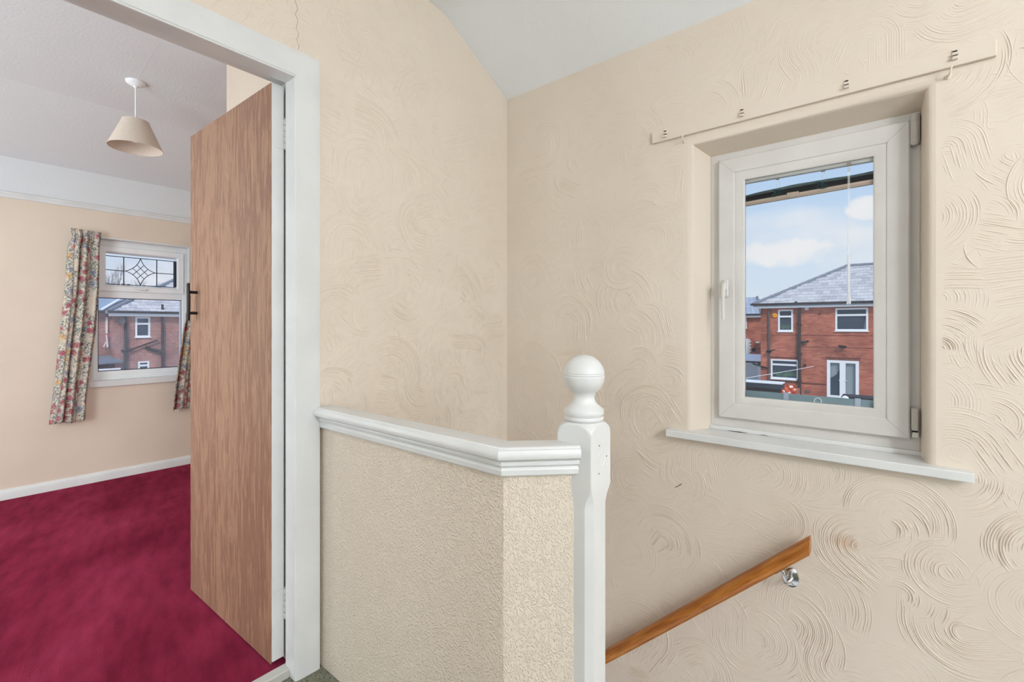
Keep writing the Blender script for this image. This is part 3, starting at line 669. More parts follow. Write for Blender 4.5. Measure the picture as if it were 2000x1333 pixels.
mb = MB(); mb.tube([(WX + .003 * math.cos(t), 1.9445 + .002 * math.sin(t), 1.702 - .0028 * t / PI * 1.3) for t in np.linspace(0, 6 * PI, 40)], .0009, 6); mb.build('wand_spring', HC, bl, smooth=60)
mb = MB(); mb.tube([(WX, 1.9445, 1.684), (WX, 1.9445, 1.40)], .0034, 6); mb.build('wand', CLEAR2, bl); mb = MB(); mb.tube([(WX, 1.9445, 1.40), (WX, 1.9445, 1.252)], .0040, 6); mb.build('wand_sleeve', CLEAR, bl)
mb = MB(); mb.lathe((WX, 1.9445, 1.232), [(.0062, 0), (.0066, .003), (.0052, .032), (.0042, .036), (.002, .037)], 6); mb.build('wand_grip', CLEAR, bl)
CHN = plain('channel_blue_grey', sr(150, 172, 180), .5, .06)
mb = MB(); mb.box(-.455, -.030, BY - .007, BY + .007, .8560, .9085, .001); mb.build('bottom_channel', CHN, bl)
for x in (-.305, -.094):
    mb = MB(); mb.box(x - .0085, x + .0085, BY - .0095, BY + .0085, .885, .9115, .0015); mb.build('guide_tab', plain('tab_lilac', sr(206, 212, 232), .5, .03), bl)
mb = MB(); mb.tube([(-.207 + .0105 * math.cos(t), BY - .0085, .8925 + .0105 * math.sin(t)) for t in np.linspace(0, 2 * PI, 25)], .0022, 6, False); mb.build('pull_ring', UPVC2, bl, smooth=60)

# ================================================================== BEDROOM
mb = MB(); mb.panel('x', -4.85, XF, -2.1, 2.1, -.2, 2.7, [(.69, 1.315, .712, 1.822)]); tag(mb.build('wall_far', BEDWALL), 'beige bedroom wall holding the leaded window', 'wall', kind='structure')
mb = MB(); mb.box(-4.6, -1.66, 1.853, 2.0, -.2, 2.7); tag(mb.build('wall_bedroom_side', BEDWALL), 'bedroom side wall hidden behind the open door', 'wall', kind='structure')
mb = MB(); mb.box(-4.6, -1.66, -2.1, -2.0, -.2, 2.7); tag(mb.build('wall_bedroom_front', CEIL_BED), 'bedroom wall out of frame', 'wall', kind='structure')
mb = MB(); mb.box(-1.672, -1.66, -2.1, -.05, -.1, 2.6); mb.box(-1.672, -1.66, .78, 2, -.1, 2.6); mb.box(-1.672, -1.66, -.05, .78, 2.02, 2.6); tag(mb.build('wall_bedroom_door', CEIL_BED), 'bedroom side of the doorway wall', 'wall', kind='structure')
mb = MB(); mb.box(-2.635, -1.66, .915, 1.86, 0, 2.6); tag(mb.build('wall_bulkhead', BEDWALL), 'boxed-in beige bulkhead above the open door', 'wall', kind='structure')
# ceiling: flat centre, sloped down to the far and the side wall
zf, ze, xs = 2.5, 2.28, -3.72
mb = MB()
mb.prism([(-1.6, -2.1, zf), (xs, -2.1, zf), (XF - .02, -2.1, ze), (XF - .02, -2.1, 2.7), (-1.6, -2.1, 2.7)], (0, 4.1, 0))
bc = tag(mb.build('ceiling_bedroom', CEIL_BED), 'white bedroom ceiling with sloped edges around the pendant lamp', 'ceiling', kind='structure')
mb = MB(); mb.tube([(-3.2, .667, 2.4998), (-2.2, .62, 2.4998)], .0006, 5); mb.build('cable_ridge', CEIL_BED, bc)
mb = MB(); mb.box(XF - .001, XF + .004, -2.1, YW, 2.04, 2.30); tag(mb.build('trim_3', CEIL_BED), 'white frieze between picture rail and bedroom ceiling', 'frieze', kind='structure')
mb = MB(); mb.sweep([(XF, -2.05, 0), (XF, YW, 0)], [(-.001, 2.012), (.008, 2.014), (.012, 2.022), (.010, 2.034), (.018, 2.040), (.020, 2.048), (.014, 2.054), (-.001, 2.056)], (0, 0, 1)); tag(mb.build('trim_4', WHITE, smooth=30), 'white picture rail along the beige bedroom wall', 'picture rail', kind='structure')
mb = MB(); mb.sweep([(XF, -2.05, 0), (XF, YW, 0)], [(-.001, -.02), (.018, -.02), (.018, .046), (.014, .056), (.008, .062), (.006, .068), (-.001, .068)], (0, 0, 1)); tag(mb.build('baseboard_far', WHITE, smooth=30), 'white skirting board along the beige bedroom wall', 'skirting board', kind='structure')
mb = MB(); mb.box(-4.6, -1.598, -2.05, 1.9, -.2, 0); tag(mb.build('floor_bedroom', CARPET), 'deep red bedroom carpet', 'carpet', kind='structure')

# leaded window
w2 = empty('window_2', (XF - .08, 1.0, .71), 'white bedroom window with leaded star toplight above a clear pane', 'window', kind='structure')
xg = -4.665
def rp(y0, y1, z0, z1, x): return [(x, y0, z0), (x, y1, z0), (x, y1, z1), (x, y0, z1)]
mb = MB(); mb.sweep(rp(.69, 1.315, .712, 1.822, -4.60), [(0, -.03), (0, .028), (-.010, .028), (-.010, -.03)], (1, 0, 0), True); mb.build('reveal_lining', WHITE, w2)
mb = MB(); mb.sweep(rp(.698, 1.312, .745, 1.800, xg), [(.02, -.06), (.02, .022), (-.004, .025), (-.034, .025), (-.038, .018), (-.038, -.06)], (1, 0, 0), True)
mb.box(xg - .05, xg + .024, .734, 1.2755, 1.372, 1.425, .002); mb.build('outer_frame', UPVC2, w2)
mb = MB(); mb.sweep(rp(.735, 1.2765, 1.425, 1.762, xg), [(.004, -.02), (.004, .036), (0, .040), (-.034, .040), (-.042, .030), (-.046, .02), (-.046, -.02)], (1, 0, 0), True); ts = mb.build('toplight_sash', UPVC2, w2)
mb = MB(); mb.box(xg - .004, xg, .775, 1.235, 1.465, 1.72); mb.build('pane', GLASS_BED, ts)
mb = MB(); mb.box(xg - .004, xg, .73, 1.28, .78, 1.38); mb.build('pane', GLASS_BED, w2)
GASK = plain('black_gasket', sr(38, 38, 42), .6, .1)
mb = MB(); mb.sweep(rp(.7395, 1.2700, .8135, 1.3690, xg + .004), [(.003, 0), (.003, .004), (-.002, .004), (-.002, 0)], (1, 0, 0), True); mb.sweep(rp(.7785, 1.2215, 1.4790, 1.6945, xg + .004), [(.003, 0), (.003, .004), (-.0022, .004), (-.0022, 0)], (1, 0, 0), True); mb.box(xg - .01, xg + .03, 1.2195, 1.2265, 1.479, 1.694); mb.build('gasket', GASK, w2)
mb = MB(); mb.sweep(rp(.7355, 1.2705, .8100, 1.3715, xg), [(.03, -.03), (.03, .0235), (0, .018), (0, -.03)], (1, 0, 0), True); mb.build('glazing_bead', UPVC2, w2)
# lead cames
xl = xg + .0035
def lead(pts, r=.0028):
    mb = MB(); mb.tube([(xl, y, z) for y, z in pts], r, 6); mb.build('lead_came', GASK, ts)
lead([(.8915, 1.478), (.8915, 1.695)], .0034); lead([(1.1025, 1.478), (1.1025, 1.695)], .0034)
yc, zc2 = .9965, 1.5875
lead([(.778, zc2), (.9035, zc2 - .001)]); lead([(1.0905, zc2), (1.222, zc2)])
a_, b_ = .0945, .1065
def arc(p0, p1, k): # concave towards the centre
    p0 = Vector(p0); p1 = Vector(p1); c_ = Vector((yc, zc2)); mid = (p0 + p1) / 2; ctl = mid + (c_ - mid) * k
    return [tuple(p0 * (1 - t) ** 2 + ctl * 2 * t * (1 - t) + p1 * t * t) for t in np.linspace(0, 1, 12)]
top, bot, lft, rgt = (yc, zc2 + b_), (yc, zc2 - b_), (yc - a_, zc2), (yc + a_, zc2)
arcs = [arc(top, rgt, .52), arc(rgt, bot, .52), arc(bot, lft, .52), arc(lft, top, .52)]
for a in arcs: lead(a, .0026)
for p_, q_ in ((arcs[3][4], arcs[1][7]), (arcs[3][7], arcs[1][4]), (arcs[0][4], arcs[2][7]), (arcs[0][7], arcs[2][4])): lead([p_, q_], .0022)
mb = MB(); mb.box(xg + .036, xg + .052, .985, 1.035, 1.436, 1.452, .005, 2); hh_ = mb.build('latch_base', UPVC2, ts, smooth=40)
mb = MB(); mb.tube([(xg + .055, 1.02, 1.443), (xg + .065, 1.00, 1.444), (xg + .066, .95, 1.449)], [.009, .008, .005], 10); mb.build('latch_lever', UPVC2, hh_, smooth=50)
mb = MB(); mb.box(xg + .052, xg + .056, .992, 1.026, 1.4385, 1.4485, .002); mb.build('latch_button', plain('latch_grey', sr(110, 108, 104), .5, .1), hh_)
mb = MB(); mb.box(-4.66, -4.553, .675, 1.325, .700, .7445, .004, 2); mb.build('sill', WHITE, w2)

# curtains
m = M('floral_cloth', .85, .1)
uvn = m.n('ShaderNodeUVMap'); p = uvn.outputs[0]
wrp = m.n('ShaderNodeTexNoise'); wrp.inputs['Scale'].default_value = 60; wrp.inputs['Detail'].default_value = 4; m.l(p, wrp.inputs['Vector'])
ad = m.n('ShaderNodeVectorMath', operation='MULTIPLY_ADD'); m.l(wrp.outputs['Color'], ad.inputs[0]); ad.inputs[1].default_value = (.034, .034, 0); m.l(p, ad.inputs[2]); pw = ad.outputs[0]
a = m.ramp(m.noise(p, 8, 2), [(.3, sr(222, 206, 188)), (.7, sr(230, 216, 200))])
def vor(scale, off, feature='F1'):
    mp_ = m.n('ShaderNodeMapping'); mp_.inputs['Location'].default_value = (off, off * 1.7, 0); m.l(pw, mp_.inputs[0])
    v = m.n('ShaderNodeTexVoronoi', feature=feature, voronoi_dimensions='2D'); v.inputs['Scale'].default_value = scale; m.l(mp_.outputs[0], v.inputs['Vector']); return v
# sprays of leaves
gate = m.noise(p, 11, 2); gate = m.ramp(gate, [(.36, (0, 0, 0)), (.5, (1, 1, 1))])
lv = vor(78, 3.3); lm = m.ramp(lv.outputs['Distance'], [(.36, (1, 1, 1)), (.50, (0, 0, 0))])
lc = m.ramp(lv.outputs['Color'], [(.2, sr(112, 126, 120)), (.4, sr(142, 152, 138)), (.6, sr(132, 134, 146)), (.8, sr(176, 156, 146))], 'CONSTANT')
a = m.mixc(m.math('MULTIPLY', m.math('MULTIPLY', lm, gate), .95), a, lc)
# blossoms
fv = vor(19, .4); ss = m.n('ShaderNodeSeparateColor'); m.l(fv.outputs['Color'], ss.inputs[0])
fm = m.ramp(fv.outputs['Distance'], [(.26, (1, 1, 1)), (.44, (0, 0, 0))]); pick = m.math('GREATER_THAN', ss.outputs[1], .5)
fc = m.ramp(ss.outputs[0], [(0, sr(184, 112, 118)), (.36, sr(208, 170, 124)), (.56, sr(172, 96, 106)), (.74, sr(140, 144, 164)), (.86, sr(200, 144, 138))], 'CONSTANT')
pet = vor(75, 7); fc = m.mixc(.8, fc, m.ramp(pet.outputs['Distance'], [(.1, (.55, .5, .5)), (.55, (1.3, 1.3, 1.3))]), 'MULTIPLY')
a = m.mixc(m.math('MULTIPLY', m.math('MULTIPLY', fm, pick), .95), a, fc)
m.col(a)
tl = m.n('ShaderNodeBsdfTranslucent'); m.l(a, tl.inputs[0]); ms = m.n('ShaderNodeMixShader'); ms.inputs[0].default_value = .25
m.l(m.b.outputs[0], ms.inputs[1]); m.l(tl.outputs[0], ms.inputs[2]); m.l(ms.outputs[0], m.t.nodes['Material Output'].inputs[0]); FLORAL = m.m
def curtain(label, zsl, L, R, xb, folds, clothw, seed, loc):
    rg = random.Random(seed); nu, nv = 90, 70; vs = []; uvs = []
    zt_, zb_ = zsl[0], zsl[-1]
    ph = [rg.uniform(0, 6) for _ in range(4)]
    for j in range(nv + 1):
        z = zt_ + (zb_ - zt_) * j / nv
        l = np.interp(-z, [-q for q in zsl], L); r = np.interp(-z, [-q for q in zsl], R)
        for i in range(nu + 1):
            u = i / nu
            g = min(1, (zt_ - z) / .16)
            f_ = math.sin(u * folds * 2 * PI + ph[0] + .5 * math.sin(z * 3 + ph[1])) * .6 + .4 * math.sin(u * folds * 3.3 * PI + ph[2])
            tape = math.sin(u * 26 * PI) * .004 * math.exp(-((zt_ - .07 - z) / .035) ** 2)
            x = xb + (.010 + .016 * g) * f_ + tape - .006 * math.exp(-((zt_ - .075 - z) / .02) ** 2)
            y = l + (r - l) * u + .006 * math.sin(f_ * 2) * g
            zz = z + .006 * math.sin(u * 9 + ph[3]) * (j / nv) - .010 * (u if j == 0 else 0)
            vs.append((x, y, zz)); uvs.append((u * clothw, z))
    fs = [(j * (nu + 1) + i, j * (nu + 1) + i + 1, (j + 1) * (nu + 1) + i + 1, (j + 1) * (nu + 1) + i) for j in range(nv) for i in range(nu)]
    me = bpy.data.meshes.new('curtain'); me.from_pydata([tuple(Vector(v) - Vector(loc)) for v in vs], [], fs)
    uvl = me.uv_layers.new(name='UVMap')
    for lp in me.loops: uvl.data[lp.index].uv = uvs[lp.vertex_index]
    me.materials.append(FLORAL); me.polygons.foreach_set('use_smooth', [True] * len(me.polygons))
    o = bpy.data.objects.new('curtain', me); C.objects.link(o); o.location = loc
    md = o.modifiers.new('thickness', 'SOLIDIFY'); md.thickness = .003
    return tag(o, label, 'curtain', 'floral curtains at the leaded window')
zsl = [1.852, 1.787, 1.725, 1.43, 1.105, .753, .475]
curtain('floral pleated curtain hanging free at the left of the leaded window', zsl, [.567, .576, .558, .545, .519, .493, .464], [.735, .733, .730, .7255, .706, .667, .650], -4.50, 3.2, .40, 5, (-4.50, .64, 1.85))
curtain('floral curtain half hidden behind the open door', zsl, [1.3, 1.297, 1.293, 1.283, 1.232, 1.187, 1.1616], [1.47, 1.468, 1.47, 1.46, 1.42, 1.40, 1.39], -4.50, 3.0, .42, 9, (-4.50, 1.38, 1.85))

# pendant lamp
px_, py_ = -3.222, .6676
pl = empty('pendant_lamp', (px_, py_, 2.5), 'cream cone-shaded pendant lamp hanging from the bedroom ceiling', 'pendant lamp')
mb = MB(); mb.lathe((px_, py_, 2.5), [(.045, .004), (.045, -.004), (.042, -.012), (.030, -.020), (.012, -.026), (.006, -.036)][::-1], 28); mb.build('ceiling_rose', UPVC2, pl, smooth=40)
mb = MB(); mb.tube([(px_, py_, 2.47), (px_ + .002, py_, 2.37), (px_, py_, 2.25)], .004, 8); mb.build('cord', UPVC2, pl, smooth=60)
m = M('lampshade_cloth', .85, .1); p = m.pos(); w_ = m.noise(m.pos((260, 260, 260), (0, 0, 0), p), 1, 2); m.col(m.ramp(w_, [(.3, sr(214, 196, 180)), (.7, sr(228, 212, 198))])); SHADE = m.m
zt_, zb_ = 2.282, 2.134
mb = MB(); n = 48; vs = []
for r, z in ((.060, zt_), (.1215, zb_), (.120, zb_), (.0585, zt_)): vs += [(px_ + r * math.cos(2 * PI * k / n), py_ + r * math.sin(2 * PI * k / n), z) for k in range(n)]
mb.add(vs, [(i * n + k, i * n + (k + 1) % n, ((i + 1) % 4) * n + (k + 1) % n, ((i + 1) % 4) * n + k) for i in range(4) for k in range(n)]); sh = mb.build('lamp_shade', SHADE, pl, smooth=40)
mb = MB(); mb.tube([(px_ + .1215 * math.cos(t), py_ + .1215 * math.sin(t), zb_) for t in np.linspace(0, 2 * PI, 49)], .002, 6, False); mb.build('shade_trim', SHADE, sh); mb = MB(); mb.tube([(px_ + .0602 * math.cos(t), py_ + .0602 * math.sin(t), zt_) for t in np.linspace(0, 2 * PI, 49)], .002, 6, False); mb.build('shade_trim', SHADE, sh)
for k in range(3):
    mb = MB(); t = 2 * PI * k / 3; mb.tube([(px_ + .018 * math.cos(t), py_ + .018 * math.sin(t), 2.262), (px_ + .060 * math.cos(t), py_ + .060 * math.sin(t), zt_ - .003)], .0012, 5); mb.build('shade_wire', UPVC2, sh)
mb = MB(); mb.lathe((px_, py_, 2.225), [(.016, 0), (.019, .005), (.019, .05), (.014, .055), (.008, .065)], 20); mb.build('lamp_holder', UPVC2, pl, smooth=40)
mb = MB(); mb.lathe((px_, py_, 2.165), [(.001, 0), (.014, .003), (.024, .012), (.028, .026), (.025, .042), (.016, .058), (.013, .07)], 20); mb.build('bulb', plain('bulb_white', sr(240, 238, 230), .25, .01), pl, smooth=50)

# ================================================================== OUTSIDE
mb = MB(); mb.box(-70, 30, 2.3, 70, -2.95, -2.72); mb.box(-70, -5.1, -40, 2.3, -2.95, -2.72); tag(mb.build('ground', CONC), 'grey paved ground of the back gardens', 'ground', kind='structure')

def house_window(T, parent, x0, x1, z0, z1, split=None, plants=0, net=None, back=True):
    """frame proud of the brick, glass pane, dark room behind"""
    mb = MB(T); fw = .085
    P_ = [(x0, 0, z0), (x1, 0, z0), (x1, 0, z1), (x0, 0, z1)]
    for (a, b, c_, d) in ((x0, x1, z0, z0 + fw), (x0, x1, z1 - fw, z1), (x0, x0 + fw, z0 + fw, z1 - fw), (x1 - fw, x1, z0 + fw, z1 - fw)): mb.box(a, b, -.02, .08, c_, d)
    if split: mb.box(x0 + fw, x1 - fw, -.02, .08, split - .05, split + .05)
    mb.box(x0 - .04, x1 + .04, -.07, .05, z0 - .05, z0)
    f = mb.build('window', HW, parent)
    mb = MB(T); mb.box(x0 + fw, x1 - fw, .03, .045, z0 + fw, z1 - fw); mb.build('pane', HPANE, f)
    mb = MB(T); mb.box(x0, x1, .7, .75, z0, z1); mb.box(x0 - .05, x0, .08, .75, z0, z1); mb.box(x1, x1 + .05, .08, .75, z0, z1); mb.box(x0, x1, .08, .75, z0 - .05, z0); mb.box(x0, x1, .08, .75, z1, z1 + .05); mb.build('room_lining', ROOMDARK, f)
    if plants:
        mb = MB(T); rg = random.Random(int(x0 * 100) % 97)
        for k in range(plants):
            bx_ = rg.uniform(x0 + .15, x1 - .15); h0 = z0 + fw + rg.uniform(.0, .1)
            for q in range(9):
                an = rg.uniform(0, 6.3); l_ = rg.uniform(.12, .34); c_ = Vector((bx_, .2, h0)); d = Vector((math.cos(an) * .5, abs(math.sin(an)) * -.15, rg.uniform(.5, 1))).normalized()
                sd = Vector((-d.z, 0, d.x)) * .035
                mb.add([c_, c_ + d * l_ * .5 + sd, c_ + d * l_, c_ + d * l_ * .5 - sd], [(0, 1, 2, 3)])
        o = mb.build('houseplants', LEAF, f); o['kind'] = 'stuff'
    return f

def tiled_roof(T, parent, u0, uI, u1, dz0, dz1, hipL=True, skip=False, gauge=.365, tw=.335):
    """front slope from eaves (d0,z0) to ridge (d1,z1); left edge is a 45 degree hip; tiles one by one up to uI, beyond that joined"""
    (d0, z0), (d1, z1) = dz0, dz1
    Ls = math.hypot(d1 - d0, z1 - z0); sd, sz = (d1 - d0) / Ls, (z1 - z0) / Ls
    mb = MB(T); rgt = u1
    mb.add([(u0, d0, z0), (rgt, d0, z0), (rgt, d1, z1), (u0 + (d1 - d0), d1, z1), (u0, d1 + (d1 - d0), z0), (rgt, d1 + (d1 - d0), z0), (u0 + .02, d0 + .02, z0 - .12), (rgt, d0 + .02, z0 - .12), (u0 + .02, 2 * d1 - d0, z0 - .12), (rgt, 2 * d1 - d0, z0 - .12)],
           [(0, 1, 2, 3), (4, 0, 3), (5, 4, 3, 2), (6, 7, 1, 0), (6, 0, 4, 8), (6, 8, 9, 7), (1, 7, 9, 5, 2), (8, 4, 5, 9)])
    mb.build('roof', ROOFMAT, parent)
    def tile_mesh(mat):
        mb = MB(); w, l, t = tw * .485, gauge * .52, .014
        vs = []
        for (a, b, lift) in ((-w, -l, .020), (w, -l, .020), (w, l, .004), (-w, l, .004)):
            for th in (lift, lift + t): vs.append((a, b * sd - sz * th, b * sz + sd * th))
        vs = [tuple(Vector(T(*v)) - Vector(T(0, 0, 0))) for v in vs]
        me = bpy.data.meshes.new('roof_slate'); me.from_pydata(vs, [], [(1, 3, 5, 7), (0, 6, 4, 2), (0, 2, 3, 1), (2, 4, 5, 3), (4, 6, 7, 5), (6, 0, 1, 7)]); finish(me, mat); return me
    mes = [tile_mesh(q) for q in SLATES]; rg = random.Random(5); rows = int(Ls / gauge); pw_ = world_loc(parent); rest = MB(T)
    for r in range(rows):
        s_ = (r + .5) * gauge; d = d0 + sd * s_; z = z0 + sz * s_
        left = u0 + (d - d0) + tw * .45
        u = math.floor(left / tw) * tw + (tw / 2 if r % 2 else 0)
        while u < u1 - tw / 2:
            if u >= left:
                if u < uI:
                    o = bpy.data.objects.new('roof_slate', mes[rg.choice((0, 0, 1, 1, 2))]); C.objects.link(o); o.parent = parent
                    o.location = Vector(T(u, d, z + rg.uniform(-.003, .004))) - pw_
                else:
                    w, l = tw * .485, gauge * .52
                    rest.add([(u - w, d - l * sd - sz * .03, z - l * sz + sd * .03), (u + w, d - l * sd - sz * .03, z - l * sz + sd * .03), (u + w, d + l * sd - sz * .015, z + l * sz + sd * .015), (u - w, d + l * sd - sz * .015, z + l * sz + sd * .015)], [(0, 1, 2, 3)])
            u += tw
    if rest.v:
        o = rest.build('roof_slates_beyond', SLATES[1], parent); o['kind'] = 'stuff'
    # hip and ridge caps
    A = Vector((u0, d0, z0)); B_ = Vector((u0 + (d1 - d0), d1, z1)); nh = int((B_ - A).length / .42)
    for k in range(nh):
        mb = MB(T); mb.tube([A + (B_ - A) * (k / nh) + Vector((0, 0, .01)), A + (B_ - A) * ((k + 1.06) / nh) + Vector((0, 0, .035))], .10, 8); mb.build('hip_tile', RIDGE, parent)
    nr_ = int((min(u1, uI + 1) - B_.x) / .45)
    for k in range(max(nr_, 0)):
        mb = MB(T); mb.tube([(B_.x + k * .45, d1, z1 + .02), (B_.x + (k + 1.04) * .45, d1, z1 + .03)], .10, 8); mb.build('ridge_tile', RIDGE, parent)

def gutter(T, parent, u0, u1, z, d=-.36):
    mb = MB(T); mb.tube([(u0, d, z), (u1, d, z)], .06, 8); mb.build('gutter', PIPE, parent)
    mb = MB(T); mb.box(u0 + .1, u1, -.28, 0, z - .22, z - .06); mb.build('fascia', HW, parent)

# --- house opposite (seen through the small window)
TA = lambda u, d, z: (u, 30 + d, z)
hA = empty('house', (0, 30, -2.72), 'red brick house with patio doors opposite the small window', 'house')
wins = [(-5.06, -4.33, .83, 2.05), (-2.39, -1.0, .88, 2.07), (-5.43, -4.07, -1.86, -.76), (-2.76, -1.38, -2.70, -.69)]
mb = MB(TA); mb.panel('y', 0, .28, -5.95, 5, -2.75, 2.3, wins); mb.panel('x', -5.95, -5.7, .28, 8.2, -2.75, 2.3); mb.panel('x', 4.75, 5, .28, 8.2, -2.75, 2.3); mb.panel('y', 8.2, 8.4, -5.95, 5, -2.75, 2.3)
mb.build('wall', BRICK, hA)
tiled_roof(TA, hA, -6.3, .3, 5.2, (-.3, 2.36), (3.89, 4.66))
gutter(TA, hA, -6.40, 5.0, 2.36)
f = house_window(TA, hA, *wins[0], split=1.66, plants=6)
f = house_window(TA, hA, *wins[1], split=1.70)
mb = MB(TA); mb.prism([(-1.20, .12, .98), (-1.09, .12, .98), (-1.09, .12, 1.62)], (0, .02, 0)); mb.build('net_curtain', NET, f)
f = house_window(TA, hA, *wins[2], split=-1.06, plants=14)
# french doors
x0, x1, z0, z1 = wins[3]
mb = MB(TA)
for (a, b, c_, d) in ((x0 + .15, x1 - .14, z1 - .14, z1), (x0, x0 + .15, z0, z1), (x1 - .14, x1, z0, z1), (x0 + .15, x1 - .14, z0, z0 + .14), (-2.20, -1.94, z0 + .14, z1 - .14)): mb.box(a, b, -.02, .08, c_, d)
fd = mb.build('french_door', HW, hA)
for a, b in ((x0 + .15, -2.2), (-1.94, x1 - .14)):
    mb = MB(TA); mb.box(a, b, .03, .045, z0 + .14, z1 - .14); mb.build('pane', HPANE, fd)
mb = MB(TA); mb.box(x0, x1, .7, .75, z0, z1); mb.box(x0 - .05, x0, .08, .75, z0, z1); mb.box(x1, x1 + .05, .08, .75, z0, z1); mb.box(x0, x1, .08, .75, z1, z1 + .05); mb.build('room_lining', ROOMDARK, fd)
mb = MB(TA); mb.prism([(-2.60, .12, -.84), (-2.2, .12, -.84), (-2.22, .12, -1.2), (-2.34, .12, -1.45), (-2.55, .12, -1.62), (-2.60, .12, -1.64)], (0, .02, 0)); mb.prism([(-1.93, .12, -.84), (-1.53, .12, -.84), (-1.53, .12, -2.55), (-1.93, .12, -2.55)], (0, .02, 0)); mb.build('net_curtain', NET, fd)
mb = MB(TA); mb.box(-2.24, -2.16, -.06, -.03, -1.76, -1.73); mb.box(-1.96, -1.88, -.06, -.03, -1.76, -1.73); mb.build('door_handle', HW, fd)
SOLD = brick('soldier_brick', sr(120, 62, 54), sr(140, 76, 64), sr(176, 140, 126))
for k in range(19):
    mb = MB(TA); u = -2.78 + k * .077; mb.box(u, u + .066, -.012, .02, -.69, -.575); mb.build('lintel_brick', SOLD, hA)
mb = MB(TA); mb.box(-2.82, -1.30, -.02, .02, -.575, -.535); mb.box(-5.5, -4.0, -.015, .02, -.70, -.62); mb.box(-5.5, -2.8, -.015, .02, -2.06, -1.98); mb.box(-5.9, 4.9, -.006, .02, .60, .63); mb.box(-4.0, 4.9, -.006, .02, -.03, 0); mb.build('string_course', plain('dark_mortar', sr(112, 66, 58), .9, .1), hA)
for k in range(20):
    mb = MB(TA); u = -2.46 + k * .077; mb.box(u, u + .066, -.010, .02, 2.075, 2.19); mb.build('lintel_brick', SOLD, hA)
mb = MB(TA); mb.tube([(-5.51, -.07, 2.25), (-5.49, -.07, -2.05)], .05, 8); mb.build('drain_pipe', PIPE2, hA)
mb = MB(TA); mb.tube([(-4.17, -.30, 2.46), (-4.10, -.2, 2.3), (-4.01, -.1, 2.15), (-4.01, -.1, -2.0), (-3.98, -.1, -2.72)], .075, 10); mb.tube([(-4.01, -.1, .22), (-3.65, -.14, .27), (-3.58, -.16, .32)], .06, 8); mb.build('soil_pipe', PIPE, hA)
for z in (1.2, -.4, -1.9):
    mb = MB(TA); mb.box(-4.12, -3.9, -.15, 0, z - .04, z + .04); mb.build('pipe_bracket', PIPE, hA)
mb = MB(TA); mb.lathe((-5.23, 0, 1.73), [(.13, 0), (.135, .04), (.11, .07), (.02, .075)], 8, (0, -1, 0)); al = mb.build('alarm_box', YELLOW, hA)
mb = MB(TA); mb.box(-5.31, -5.15, -.079, -.07, 1.715, 1.755); mb.build('alarm_lettering', plain('alarm_ink', sr(206, 120, 30), .6, .1), al)
mb = MB(TA); mb.lathe((-3.68, 0, 2.09), [(.07, 0), (.07, .05), (.045, .05), (.04, .01)], 12, (0, -1, 0)); mb.box(-3.77, -3.59, -.02, 0, 2.0, 2.18); mb.build('flue_vent', HW, hA)
mb = MB(TA); mb.lathe((-3.09, 0, 1.79), [(.05, 0), (.05, .06), (.01, .06)], 10, (0, -1, 0)); mb.build('pipe_end', PIPE, hA)
mb = MB(TA); mb.box(-5.62, -5.40, -.3, 0, -.40, -.26, .03); mb.tube([(-5.45, -.25, -.30), (-5.16, -.3, -.21)], .03, 6); mb.build('security_light', BLACK, hA)
mb = MB(TA); mb.box(-2.13, -2.0, -.18, 0, -.04, .10); mb.tube([(-2.23, -.15, .07), (-2.07, -.2, 0), (-1.9, -.15, .05)], .05, 6); mb.build('garden_lamp', BLACK, hA)
mb = MB(TA); mb.lathe((-3.77, 0, -1.04), [(.08, 0), (.08, .05), (.05, .05), (.04, .02)], 12, (0, -1, 0)); mb.build('vent_hood', PIPE, hA)
mb = MB(TA); mb.box(-3.78, -3.52, -.03, 0, -2.56, -2.40); mb.build('air_brick', PIPE2, hA)

# --- neighbour on its left
TB = lambda u, d, z: (u, 40 + d, z)
hB = empty('house', (-9, 40, -2.72), 'red brick house further back beside the one with patio doors', 'house')
mb = MB(TB); mb.panel('y', 0, .3, -18, -7.0, -2.75, 2.0, [(-9.9, -8.92, .95, 1.76), (-9.9, -8.88, -1.08, .12)]); mb.panel('x', -7.3, -7, .3, 7, -2.75, 2.0); mb.build('wall', BRICK, hB)
house_window(TB, hB, -9.9, -8.92, .95, 1.76); house_window(TB, hB, -9.9, -8.88, -1.08, .12)
for k in range(9):
    mb = MB(TB); mb.box(-8.88, -8.70 + .09 * (k % 2), -.03, .02, -1.05 + k * .13, -.94 + k * .13); mb.build('quoin', plain('quoin_white', sr(226, 222, 220), .8, .05) if k == 0 else bpy.data.materials['quoin_white'], hB)
mb = MB(TB); mb.add([(-18, -.3, 2.02), (-7.8, -.3, 2.02), (-8.55, 1.8, 3.45), (-18, 1.8, 3.45), (-7.0, 3.9, 2.02), (-18, 3.9, 2.02)], [(0, 1, 2, 3), (1, 4, 2), (3, 2, 4, 5)]); mb.build('roof', ROOFMAT, hB)
mb = MB(TB); mb.tube([(-7.8, -.3, 2.05), (-8.55, 1.8, 3.48)], .1, 6); mb.build('hip_tile', RIDGE, hB)
gutter(TB, hB, -18, -7.75, 2.0)
mb = MB(TB); mb.box(-8.52, -8.28, -.25, 0, -.86, -.60, .04); mb.build('wall_lamp', BLACK, hB)
mb = MB(TB); mb.box(-8.2, -8.02, -.3, 0, -.2, -.1); mb.build('security_light', HW, hB)
